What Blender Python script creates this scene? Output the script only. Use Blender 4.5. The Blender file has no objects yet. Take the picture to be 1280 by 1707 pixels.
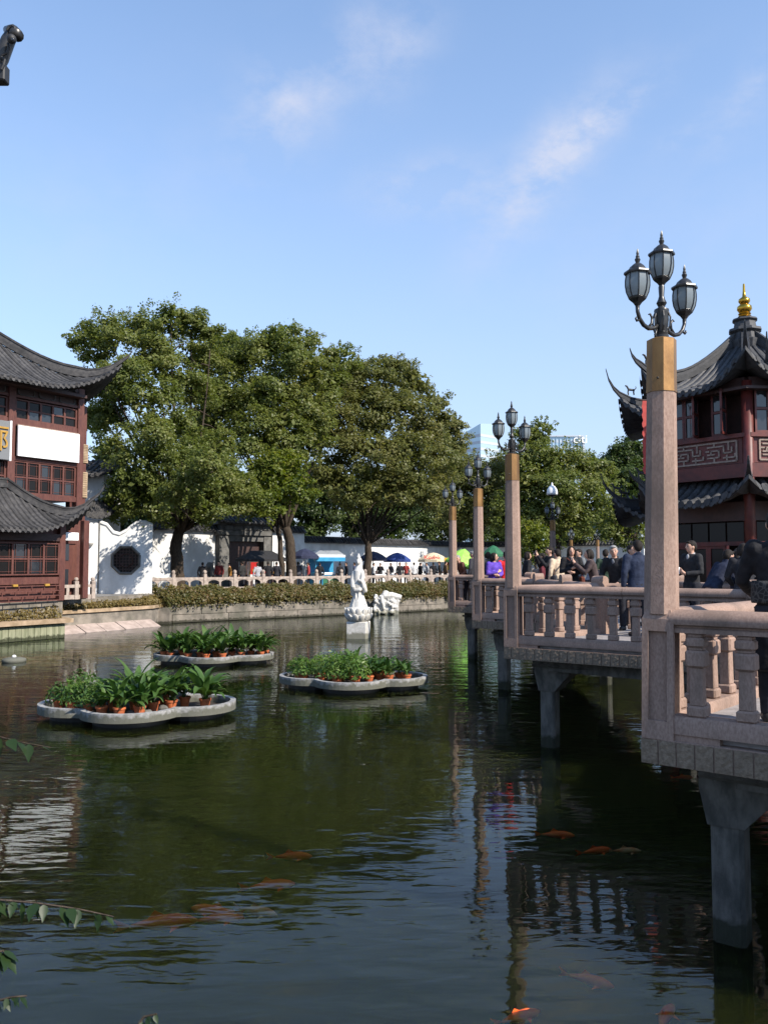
import bpy, bmesh, math, random
import numpy as np
from mathutils import Vector, Matrix, Quaternion, geometry
R = math.radians
random.seed(7)
rng = np.random.default_rng(7)
sc = bpy.context.scene
col = sc.collection

# ------------------------------------------------------------------ camera
F, PW, PH, HOR, CAMZ = 1400.0, 1280.0, 1707.0, 939.0, 3.22
TH = math.atan((HOR - PH / 2) / F)
cd = bpy.data.cameras.new('camera')
cd.sensor_fit = 'VERTICAL'; cd.sensor_height = 36.0; cd.sensor_width = 36.0
cd.lens = 36.0 * F / PH
cd.clip_start = 0.05; cd.clip_end = 6000
cam = bpy.data.objects.new('camera', cd); col.objects.link(cam)
cam.location = (0, 0, CAMZ); cam.rotation_euler = (math.pi / 2 + TH, 0, 0)
sc.camera = cam

def ray(px, py):
    u = (px - PW / 2) / F; v = (PH / 2 - py) / F
    return Vector((u, math.cos(TH) - v * math.sin(TH), math.sin(TH) + v * math.cos(TH)))
def P(px, py, Y):
    d = ray(px, py); t = Y / d.y
    return Vector((d.x * t, Y, CAMZ + d.z * t))
def G(px, py, z):
    d = ray(px, py); t = (z - CAMZ) / d.z
    return Vector((d.x * t, d.y * t, z))
def ZAT(py, Y):
    return P(640, py, Y).z

# ------------------------------------------------------------------ sky and sun
SAZ = Vector((0.80, -0.60, 0)).normalized()
SEL = R(38)
SUN = Vector((SAZ.x * math.cos(SEL), SAZ.y * math.cos(SEL), math.sin(SEL)))
world = bpy.data.worlds.new('World'); sc.world = world; world.use_nodes = True
wt = world.node_tree; wt.nodes.clear()
wo = wt.nodes.new('ShaderNodeOutputWorld'); bg = wt.nodes.new('ShaderNodeBackground')
sky = wt.nodes.new('ShaderNodeTexSky'); sky.sky_type = 'NISHITA'; sky.sun_disc = False
sky.sun_elevation = SEL; sky.sun_rotation = math.atan2(SAZ.x, SAZ.y)
sky.air_density = 1.0; sky.dust_density = 0.2; sky.ozone_density = 2.0; sky.altitude = 0
bg.inputs['Strength'].default_value = 0.15
def wn(t, **k):
    n = wt.nodes.new(t)
    for a, b in k.items(): setattr(n, a, b)
    return n
def wmath(op, a, b=None, clamp=False):
    n = wn('ShaderNodeMath', operation=op); n.use_clamp = clamp
    for i, x in enumerate((a, b)):
        if x is None: continue
        if isinstance(x, (int, float)): n.inputs[i].default_value = x
        else: wt.links.new(x, n.inputs[i])
    return n.outputs[0]
tc = wn('ShaderNodeTexCoord')
def wdot(vec):
    n = wn('ShaderNodeVectorMath', operation='DOT_PRODUCT')
    wt.links.new(tc.outputs['Generated'], n.inputs[0]); n.inputs[1].default_value = vec
    return n.outputs['Value']
ns = wn('ShaderNodeTexNoise'); ns.inputs['Scale'].default_value = 11; ns.inputs['Detail'].default_value = 9; ns.inputs['Roughness'].default_value = 0.62
mp = wn('ShaderNodeMapping'); mp.inputs['Scale'].default_value = (1, 1, 1.6)
wt.links.new(tc.outputs['Generated'], mp.inputs[0]); wt.links.new(mp.outputs[0], ns.inputs['Vector'])
nz = wmath('MULTIPLY', wmath('SUBTRACT', ns.outputs['Fac'], 0.40), 4.0, True)
# wisps of thin cloud, fixed to directions of the sky
wisps = [(465, 180, 70, 48, 60, .62), (575, 95, 90, 34, 60, .35), (665, 85, 70, 40, 50, .42), (725, 312, 85, 36, 5, .62),
         (905, 285, 120, 40, 52, .85), (1000, 205, 100, 24, 38, .6), (1240, 165, 70, 26, 60, .4), (1140, 215, 40, 18, 40, .3),
         (200, 330, 300, 120, 20, .10), (1100, 420, 300, 120, 20, .10), (-300, 260, 160, 50, 35, .5), (1750, 240, 170, 50, 40, .5),
         (-700, 150, 150, 45, 30, .5), (2300, 330, 150, 45, 30, .5), (640, -500, 200, 60, 40, .5)]
tot = None
for (px, py, la, lb, ang, st) in wisps:
    c = ray(px, py).normalized()
    rt = Vector((1, 0, 0)); rt = (rt - c * rt.dot(c)).normalized(); up = rt.cross(c)
    a = R(ang)
    ta = rt * math.cos(a) + up * math.sin(a); tb = -rt * math.sin(a) + up * math.cos(a)
    da = wmath('DIVIDE', wmath('SUBTRACT', wdot(ta), ta.dot(c)), la / F); db = wmath('DIVIDE', wmath('SUBTRACT', wdot(tb), tb.dot(c)), lb / F)
    q = wmath('ADD', wmath('MULTIPLY', da, da), wmath('MULTIPLY', db, db))
    g = wmath('MULTIPLY', wmath('POWER', 2.718, wmath('MULTIPLY', q, -0.9)), st)
    g = wmath('MULTIPLY', g, wmath('GREATER_THAN', wdot(c), 0.2))
    tot = g if tot is None else wmath('ADD', tot, g)
cf = wmath('MULTIPLY', tot, wmath('ADD', wmath('MULTIPLY', nz, 1.25), 0.16), True)
mx = wn('ShaderNodeMix', data_type='RGBA'); wt.links.new(wmath('MULTIPLY', cf, 0.8, True), mx.inputs['Factor'])
tint = wn('ShaderNodeMix', data_type='RGBA', blend_type='MULTIPLY'); tint.inputs['Factor'].default_value = 1
wt.links.new(sky.outputs[0], tint.inputs['A']); tint.inputs['B'].default_value = SKYTINT = (.92, .98, 1.0, 1)
# pale haze towards the horizon, the same all round
sx = wn('ShaderNodeSeparateXYZ'); wt.links.new(tc.outputs['Generated'], sx.inputs[0])
hz = wmath('POWER', wmath('SUBTRACT', 1.0, wmath('ABSOLUTE', sx.outputs['Z']), True), 2.2)
hm = wn('ShaderNodeMix', data_type='RGBA'); wt.links.new(wmath('MULTIPLY', hz, 0.92), hm.inputs['Factor'])
wt.links.new(tint.outputs['Result'], hm.inputs['A']); hm.inputs['B'].default_value = (1.75, 2.02, 2.85, 1)
wt.links.new(hm.outputs['Result'], mx.inputs['A']); mx.inputs['B'].default_value = (2.45, 2.6, 3.15, 1)
wt.links.new(mx.outputs['Result'], bg.inputs['Color']); wt.links.new(bg.outputs[0], wo.inputs['Surface'])

sd = bpy.data.lights.new('sun', 'SUN'); sd.energy = 3.9; sd.angle = R(0.53); sd.color = (1.0, 0.92, 0.81)
so = bpy.data.objects.new('sun', sd); col.objects.link(so)
so.rotation_euler = SUN.to_track_quat('Z', 'Y').to_euler(); so.location = (20, -30, 40)

sc.view_settings.view_transform = 'Standard'; sc.view_settings.look = 'None'
sc.view_settings.exposure = 0.95; sc.view_settings.gamma = 1.0; sc.view_settings.use_curve_mapping = False
sc.render.engine = 'CYCLES'
sc.cycles.use_denoising = True
sc.cycles.max_bounces = 8; sc.cycles.diffuse_bounces = 3; sc.cycles.glossy_bounces = 3
sc.cycles.transparent_max_bounces = 8; sc.cycles.transmission_bounces = 4
sc.cycles.caustics_reflective = False; sc.cycles.caustics_refractive = False

# ------------------------------------------------------------------ materials
MATS = {}
def nodes_of(name):
    m = bpy.data.materials.new(name); m.use_nodes = True
    nt = m.node_tree; b = nt.nodes['Principled BSDF']
    MATS[name] = m
    return m, nt, b
def mat(name, c, rough=.6, c2=None, scale=8., metal=0., bump=0., bscale=None, spec=.5, detail=4, stretch=(1, 1, 1), lo=.35, hi=.65, c3=None, s3=1.5, isl=0.):
    """colour c broken up by noise towards c2 (and, over larger patches, c3), fine bump"""
    m, nt, b = nodes_of(name); L = nt.links
    b.inputs['Roughness'].default_value = rough; b.inputs['Metallic'].default_value = metal
    b.inputs['Specular IOR Level'].default_value = spec
    b.inputs['Base Color'].default_value = (*c, 1)
    t = nt.nodes.new('ShaderNodeTexCoord'); mpn = nt.nodes.new('ShaderNodeMapping'); mpn.inputs['Scale'].default_value = stretch
    g = nt.nodes.new('ShaderNodeNewGeometry')
    L.new(g.outputs['Position'], mpn.inputs[0])
    out = None
    if c2:
        n = nt.nodes.new('ShaderNodeTexNoise'); n.inputs['Scale'].default_value = scale; n.inputs['Detail'].default_value = detail
        L.new(mpn.outputs[0], n.inputs['Vector'])
        r = nt.nodes.new('ShaderNodeValToRGB'); r.color_ramp.elements[0].position = lo; r.color_ramp.elements[1].position = hi
        r.color_ramp.elements[0].color = (*c, 1); r.color_ramp.elements[1].color = (*c2, 1)
        L.new(n.outputs['Fac'], r.inputs[0]); out = r.outputs[0]
    if c3:
        n = nt.nodes.new('ShaderNodeTexNoise'); n.inputs['Scale'].default_value = s3; n.inputs['Detail'].default_value = 6; n.inputs['Roughness'].default_value = .65
        L.new(mpn.outputs[0], n.inputs['Vector'])
        r = nt.nodes.new('ShaderNodeValToRGB'); r.color_ramp.elements[0].position = .46; r.color_ramp.elements[1].position = .66
        r.color_ramp.elements[0].color = (0, 0, 0, 1); r.color_ramp.elements[1].color = (1, 1, 1, 1)
        L.new(n.outputs['Fac'], r.inputs[0])
        x = nt.nodes.new('ShaderNodeMix'); x.data_type = 'RGBA'
        mm = nt.nodes.new('ShaderNodeMath'); mm.operation = 'MULTIPLY'; mm.inputs[1].default_value = .7
        L.new(r.outputs[0], mm.inputs[0]); L.new(mm.outputs[0], x.inputs['Factor'])
        if out: L.new(out, x.inputs['A'])
        else: x.inputs['A'].default_value = (*c, 1)
        x.inputs['B'].default_value = (*c3, 1); out = x.outputs['Result']
    if isl:
        h = nt.nodes.new('ShaderNodeHueSaturation')
        oi = nt.nodes.new('ShaderNodeObjectInfo')
        a = nt.nodes.new('ShaderNodeMath'); a.operation = 'ADD'; L.new(g.outputs['Random Per Island'], a.inputs[0]); L.new(oi.outputs['Random'], a.inputs[1])
        f = nt.nodes.new('ShaderNodeMath'); f.operation = 'FRACT'; L.new(a.outputs[0], f.inputs[0])
        mr = nt.nodes.new('ShaderNodeMapRange'); mr.inputs['To Min'].default_value = 1 - isl; mr.inputs['To Max'].default_value = 1 + isl
        L.new(f.outputs[0], mr.inputs['Value']); L.new(mr.outputs[0], h.inputs['Value'])
        if out: L.new(out, h.inputs['Color'])
        else: h.inputs['Color'].default_value = (*c, 1)
        out = h.outputs[0]
    if out: L.new(out, b.inputs['Base Color'])
    if bump:
        n = nt.nodes.new('ShaderNodeTexNoise'); n.inputs['Scale'].default_value = bscale or scale * 3; n.inputs['Detail'].default_value = 5
        L.new(mpn.outputs[0], n.inputs['Vector'])
        bp = nt.nodes.new('ShaderNodeBump'); bp.inputs['Strength'].default_value = bump; bp.inputs['Distance'].default_value = .02
        L.new(n.outputs['Fac'], bp.inputs['Height']); L.new(bp.outputs[0], b.inputs['Normal'])
    return m
def leafmat(name, cols, trans=.35, rough=.45, patch=None):
    """leaf colour picked per leaf along a ramp; some light comes through"""
    m, nt, b = nodes_of(name); L = nt.links
    g = nt.nodes.new('ShaderNodeNewGeometry'); oi = nt.nodes.new('ShaderNodeObjectInfo')
    n = nt.nodes.new('ShaderNodeTexNoise'); n.inputs['Scale'].default_value = patch or .35; n.inputs['Detail'].default_value = 3
    L.new(g.outputs['Position'], n.inputs['Vector'])
    mr = nt.nodes.new('ShaderNodeMapRange'); mr.inputs['From Min'].default_value = .3; mr.inputs['From Max'].default_value = .7
    L.new(n.outputs['Fac'], mr.inputs['Value'])
    a = nt.nodes.new('ShaderNodeMath'); a.operation = 'MULTIPLY_ADD'; a.inputs[1].default_value = .55
    L.new(g.outputs['Random Per Island'], a.inputs[0])
    s = nt.nodes.new('ShaderNodeMath'); s.operation = 'MULTIPLY'; s.inputs[1].default_value = .45; L.new(mr.outputs[0], s.inputs[0]); L.new(s.outputs[0], a.inputs[2])
    r = nt.nodes.new('ShaderNodeValToRGB'); e = r.color_ramp.elements
    while len(e) < len(cols): e.new(.5)
    for i, c in enumerate(cols): e[i].position = i / (len(cols) - 1); e[i].color = (*c, 1)
    L.new(a.outputs[0], r.inputs[0]); L.new(r.outputs[0], b.inputs['Base Color'])
    b.inputs['Roughness'].default_value = rough; b.inputs['Specular IOR Level'].default_value = .35
    tr = nt.nodes.new('ShaderNodeBsdfTranslucent'); hs = nt.nodes.new('ShaderNodeHueSaturation'); hs.inputs['Value'].default_value = 1.3; hs.inputs['Saturation'].default_value = 1.15
    L.new(r.outputs[0], hs.inputs['Color']); L.new(hs.outputs[0], tr.inputs[0])
    ms = nt.nodes.new('ShaderNodeMixShader'); ms.inputs[0].default_value = trans
    L.new(b.outputs[0], ms.inputs[1]); L.new(tr.outputs[0], ms.inputs[2])
    L.new(ms.outputs[0], nt.nodes['Material Output'].inputs['Surface'])
    return m

mat('granite', (.345, .238, .188), .8, (.255, .168, .13), 60, bump=.16, bscale=150, c3=(.15, .108, .084), s3=2.0, stretch=(1, 1, .5), spec=.25)
mat('granite_dark', (.25, .188, .135), .85, (.17, .126, .09), 34, bump=.4, bscale=70, c3=(.145, .11, .08), s3=3, spec=.2)
cm_ = mat('concrete', (.165, .152, .135), .9, (.105, .097, .086), 6, bump=.5, bscale=40, c3=(.055, .055, .05), s3=3.0, spec=.2, stretch=(1.6, 1.6, .6))
def tide_line(m_, h, c):
    nt_ = m_.node_tree; L_ = nt_.links; b_ = nt_.nodes['Principled BSDF']; src = b_.inputs['Base Color'].links[0].from_socket
    ge = nt_.nodes.new('ShaderNodeNewGeometry'); se = nt_.nodes.new('ShaderNodeSeparateXYZ'); L_.new(ge.outputs['Position'], se.inputs[0])
    no = nt_.nodes.new('ShaderNodeTexNoise'); no.inputs['Scale'].default_value = 7; no.inputs['Detail'].default_value = 5; L_.new(ge.outputs['Position'], no.inputs['Vector'])
    ad = nt_.nodes.new('ShaderNodeMath'); ad.operation = 'MULTIPLY_ADD'; ad.inputs[1].default_value = -.3; L_.new(no.outputs['Fac'], ad.inputs[0]); L_.new(se.outputs['Z'], ad.inputs[2])
    mr_ = nt_.nodes.new('ShaderNodeMapRange'); mr_.inputs['From Min'].default_value = h - .15; mr_.inputs['From Max'].default_value = h - .07; mr_.inputs['To Min'].default_value = .88; mr_.inputs['To Max'].default_value = 0
    L_.new(ad.outputs[0], mr_.inputs['Value']); mi_ = nt_.nodes.new('ShaderNodeMix'); mi_.data_type = 'RGBA'; L_.new(mr_.outputs[0], mi_.inputs['Factor']); L_.new(src, mi_.inputs['A']); mi_.inputs['B'].default_value = (*c, 1)
    L_.new(mi_.outputs['Result'], b_.inputs['Base Color'])
tide_line(cm_, .16, (.028, .03, .018))
mat('concrete_green', (.30, .30, .20), .9, (.17, .18, .11), 2.5, bump=.25, bscale=30, stretch=(3, 3, .4), spec=.2)
mat('deck_stone', (.32, .29, .28), .9, (.22, .2, .19), 9, bump=.2, spec=.2)
mat('brass', (.30, .165, .06), .5, (.19, .10, .035), 7, metal=.6, bump=.08, bscale=40, c3=(.16, .085, .035), s3=4, stretch=(1, 1, .4))
mat('iron', (.012, .012, .013), .35, (.03, .028, .026), 30, spec=.5)
mat('red_wood', (.108, .034, .024), .6, (.07, .021, .016), 5, stretch=(4, 4, 1), bump=.1, bscale=60, c3=(.13, .048, .033), s3=1.3)
mat('red_paint', (.125, .022, .016), .5, (.085, .014, .011), 6, bump=.06, c3=(.055, .011, .009), s3=1.5)
mat('dark_wood', (.05, .022, .018), .6, (.03, .013, .011), 6)
mat('lattice_cream', (.32, .245, .195), .7, (.2, .145, .115), 14)
mat('roof_tile', (.046, .045, .047), .8, (.08, .076, .074), 7, bump=.25, bscale=40, c3=(.025, .025, .026), s3=1.2, isl=.35, spec=.2)
mat('roof_dark', (.03, .031, .034), .6, (.055, .055, .058), 8, bump=.2, bscale=40, isl=.25, spec=.4)
mat('plaster', (.74, .74, .73), .85, (.64, .64, .63), 1.6, bump=.08, bscale=30, c3=(.50, .49, .47), s3=.8, stretch=(1, 1, .5), spec=.2)
mat('sign_white', (.86, .86, .85), .4)
mat('sign_grey', (.16, .165, .17), .5)
mat('gold', (.62, .36, .05), .22, (.5, .28, .04), 12, metal=1.)
mat('gold_paint', (.42, .24, .04), .45, (.34, .19, .03), 6)
tide_line(MATS['concrete_green'], .12, (.03, .035, .018))
mat('marble', (.64, .62, .58), .65, (.52, .50, .46), 9, bump=.12, bscale=30, c3=(.40, .38, .34), s3=3)
tide_line(MATS['marble'], .2, (.16, .155, .11))
mat('stone_grey', (.17, .165, .155), .9, (.10, .098, .092), 3, bump=.4, bscale=20, c3=(.07, .07, .066), s3=1.2, spec=.15)
mat('bank_stone', (.27, .235, .195), .92, (.14, .125, .105), 2.2, bump=.5, bscale=14, c3=(.085, .085, .065), s3=.7, spec=.15)
tide_line(MATS['bank_stone'], .1, (.03, .03, .02))
mat('ramp_stone', (.42, .34, .30), .9, (.3, .24, .21), 3, bump=.3, bscale=18, spec=.15)
mat('coping', (.42, .31, .21), .9, (.26, .19, .12), 3, bump=.3, spec=.15)
mat('rail_stone', (.42, .35, .30), .9, (.27, .22, .19), 6, bump=.2, spec=.15)
tide_line(mat('raft', (.36, .355, .35), .85, (.26, .258, .255), 16, bump=.35, bscale=60, c3=(.2, .2, .19), s3=4, spec=.2), .23, (.10, .10, .075))
mat('terracotta', (.50, .135, .045), .75, (.36, .09, .03), 9, bump=.1, isl=.2)
mat('soil', (.05, .035, .022), .95, (.025, .018, .012), 20, bump=.5)
mat('ground', (.22, .21, .2), .95, (.15, .145, .14), 2, bump=.2)
mat('bark', (.075, .058, .044), .95, (.035, .027, .02), 8, stretch=(3, 3, .6), bump=.8, bscale=14, spec=.1)
mat('skin', (.52, .31, .22), .55, (.46, .26, .18), 20)
mat('hair', (.012, .009, .008), .7, (.024, .018, .014), 60, spec=.2, bump=.4, bscale=90)
mat('hair_grey', (.18, .17, .165), .6, (.30, .29, .28), 60)
mat('eye', (.01, .008, .008), .3)
mat('lip', (.32, .11, .09), .5)
mat('blue_plastic', (.02, .22, .42), .45, (.03, .28, .46), 3)
mat('blue_cloth', (.012, .035, .16), .75, (.02, .05, .22), 5)
mat('navy_cloth', (.012, .016, .045), .75, (.02, .025, .06), 5)
mat('black_cloth', (.012, .012, .014), .85, (.02, .02, .022), 12, bump=.2, bscale=60)
mat('cream_cloth', (.62, .52, .36), .8, (.55, .45, .3), 5)
mat('green_cloth', (.22, .52, .06), .7, (.3, .6, .1), 5)
mat('dkgreen_cloth', (.01, .09, .04), .75, (.02, .13, .06), 5)
mat('yellow_print', (.75, .42, .02), .6)
mat('red_print', (.55, .02, .015), .55)
mat('steel', (.35, .36, .37), .4, metal=.8)
mat('white_plastic', (.8, .8, .8), .3)
mat('red_banner', (.42, .035, .026), .6, (.34, .03, .022), 5)
mat('koi', (.95, .09, .01), .5, (1.0, .17, .03), 8)
mat('koi_white', (.75, .6, .5), .5, (.8, .25, .1), 8)
mat('black_rubber', (.015, .015, .016), .6)
mat('lamp_yellow', (.8, .6, .25), .5)

# frosted lantern glass
m, nt, b = nodes_of('lantern_glass')
b.inputs['Base Color'].default_value = (.27, .31, .33, 1); b.inputs['Roughness'].default_value = .16; b.inputs['Specular IOR Level'].default_value = .7
tr = nt.nodes.new('ShaderNodeBsdfTranslucent'); tr.inputs[0].default_value = (.42, .47, .49, 1)
ms = nt.nodes.new('ShaderNodeMixShader'); ms.inputs[0].default_value = .42
nt.links.new(b.outputs[0], ms.inputs[1]); nt.links.new(tr.outputs[0], ms.inputs[2]); nt.links.new(ms.outputs[0], nt.nodes['Material Output'].inputs['Surface'])
# window glass: dark, mirrors the sky
m, nt, b = nodes_of('window_glass')
b.inputs['Base Color'].default_value = (.022, .025, .03, 1); b.inputs['Roughness'].default_value = .06; b.inputs['Specular IOR Level'].default_value = .8
n = nt.nodes.new('ShaderNodeTexNoise'); n.inputs['Scale'].default_value = 1.5
bp = nt.nodes.new('ShaderNodeBump'); bp.inputs['Strength'].default_value = .06; nt.links.new(n.outputs['Fac'], bp.inputs['Height']); nt.links.new(bp.outputs[0], b.inputs['Normal'])
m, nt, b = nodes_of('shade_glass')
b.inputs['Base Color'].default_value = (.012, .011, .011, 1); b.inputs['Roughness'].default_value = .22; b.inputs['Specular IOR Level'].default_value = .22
m, nt, b = nodes_of('tower_glass')
b.inputs['Base Color'].default_value = (.42, .53, .60, 1); b.inputs['Roughness'].default_value = .18; b.inputs['Metallic'].default_value = .35
m, nt, b = nodes_of('tower_glass_dark')
b.inputs['Base Color'].default_value = (.25, .38, .46, 1); b.inputs['Roughness'].default_value = .15; b.inputs['Metallic'].default_value = .4
mat('tower_frame', (.42, .47, .52), .5)

# pond water: ripples, Fresnel mirror over murky green water one can look a little way into
m, nt, b = nodes_of('pond_water'); L = nt.links
nt.nodes.remove(b)
g = nt.nodes.new('ShaderNodeNewGeometry')
def noise(scale, det, rough, stretch, rz):
    mpn = nt.nodes.new('ShaderNodeMapping'); mpn.inputs['Scale'].default_value = stretch; mpn.inputs['Rotation'].default_value = (0, 0, rz)
    L.new(g.outputs['Position'], mpn.inputs[0])
    n = nt.nodes.new('ShaderNodeTexNoise'); n.inputs['Scale'].default_value = scale; n.inputs['Detail'].default_value = det; n.inputs['Roughness'].default_value = rough
    n.inputs['Distortion'].default_value = .4
    L.new(mpn.outputs[0], n.inputs['Vector']); return n.outputs['Fac']
def mth(op, a, b=None, c=None):
    n = nt.nodes.new('ShaderNodeMath'); n.operation = op
    for i, x in enumerate((a, b, c)):
        if x is None: continue
        if isinstance(x, (int, float)): n.inputs[i].default_value = x
        else: L.new(x, n.inputs[i])
    return n.outputs[0]
h = mth('ADD', mth('MULTIPLY', noise(.9, 2, .45, (.7, 1.5, 1), R(14)), .06), mth('MULTIPLY', mth('MULTIPLY', noise(3.4, 2, .5, (.6, 1.9, 1), R(-10)), .042), noise(.16, 2, .5, (1, 1, 1), 0)))
bp = nt.nodes.new('ShaderNodeBump'); bp.inputs['Strength'].default_value = .42; bp.inputs['Distance'].default_value = .6
L.new(h, bp.inputs['Height'])
fr = nt.nodes.new('ShaderNodeFresnel'); fr.inputs['IOR'].default_value = 1.34; L.new(bp.outputs[0], fr.inputs['Normal'])
gl = nt.nodes.new('ShaderNodeBsdfGlossy'); gl.inputs['Roughness'].default_value = .015; gl.inputs['Color'].default_value = (.84, .88, .9, 1); L.new(bp.outputs[0], gl.inputs['Normal'])
df = nt.nodes.new('ShaderNodeSubsurfaceScattering'); df.inputs['Color'].default_value = (.030, .037, .0075, 1); df.inputs['Scale'].default_value = 2.2; df.inputs['Radius'].default_value = (1, 1, .7)
tp = nt.nodes.new('ShaderNodeBsdfTransparent'); tp.inputs['Color'].default_value = (.93, .83, .6, 1)
m1 = nt.nodes.new('ShaderNodeMixShader'); m1.inputs[0].default_value = .78; L.new(df.outputs[0], m1.inputs[1]); L.new(tp.outputs[0], m1.inputs[2])
m2 = nt.nodes.new('ShaderNodeMixShader'); L.new(fr.outputs[0], m2.inputs[0]); L.new(m1.outputs[0], m2.inputs[1]); L.new(gl.outputs[0], m2.inputs[2])
L.new(m2.outputs[0], nt.nodes['Material Output'].inputs['Surface'])
mat('pond_bed', (.012, .013, .0045), .95, (.008, .009, .003), .5)

leafmat('leaf_camphor', [(.074, .098, .022), (.120, .150, .034), (.170, .190, .050), (.225, .215, .075)], trans=.45)
leafmat('leaf_olive', [(.080, .095, .026), (.128, .142, .038), (.174, .174, .056), (.218, .188, .078)], trans=.45)
leafmat('leaf_bright', [(.065, .095, .014), (.11, .145, .022), (.165, .185, .032), (.21, .20, .05)], trans=.42)
leafmat('leaf_deep', [(.032, .052, .014), (.05, .078, .02), (.075, .105, .028), (.1, .125, .035)], trans=.4)
leafmat('leaf_hedge', [(.045, .055, .016), (.085, .088, .024), (.14, .11, .036), (.18, .105, .05)], patch=1.1)
leafmat('leaf_dry', [(.07, .06, .02), (.14, .11, .035), (.22, .16, .06), (.13, .14, .04)], patch=.8)
leafmat('leaf_aspidistra', [(.022, .055, .012), (.04, .09, .018), (.07, .13, .028), (.12, .17, .05)], trans=.25, rough=.5, patch=2)
leafmat('leaf_fern', [(.04, .09, .018), (.075, .15, .025), (.13, .21, .045), (.18, .24, .07)], patch=2)
leafmat('leaf_vine', [(.010, .024, .006), (.018, .038, .009), (.028, .05, .012)], trans=.25, patch=3)
# ------------------------------------------------------------------ helpers
def M_(name): return MATS[name]
def link(o, parent=None):
    col.objects.link(o)
    if parent is not None: o.parent = parent
    return o
def tag(o, label, cat=None, group=None, kind=None):
    if label: o['label'] = label
    if cat: o['category'] = cat
    if group: o['group'] = group
    if kind: o['kind'] = kind
    return o
def thing(name, label, cat, loc=(0, 0, 0), rz=0.0, group=None):
    o = bpy.data.objects.new(name, None); o.empty_display_size = .2
    link(o); o.location = loc; o.rotation_euler = (0, 0, rz)
    return tag(o, label, cat, group)
def inst(src, parent, loc=None, rot=None, scale=None):
    o = src.copy(); link(o, parent)
    if loc is not None: o.location = loc
    if rot is not None: o.rotation_euler = rot
    if scale is not None: o.scale = scale
    return o
def obj_of(name, me, parent=None, loc=(0, 0, 0), rot=(0, 0, 0), scale=None):
    o = bpy.data.objects.new(name, me); link(o, parent); o.location = loc; o.rotation_euler = rot
    if scale is not None: o.scale = scale
    return o
def copy_tree(o, parent=None):
    c = o.copy(); link(c, parent)
    for ch in list(o.children): copy_tree(ch, c)
    return c
def frame(o, xdir, zdir=(0, 0, 1)):
    """matrix with local x along xdir, z up"""
    x = Vector(xdir).normalized(); z = Vector(zdir); y = z.cross(x).normalized(); z = x.cross(y)
    M = Matrix((x, y, z)).transposed().to_4x4(); M.translation = Vector(o); return M

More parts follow.
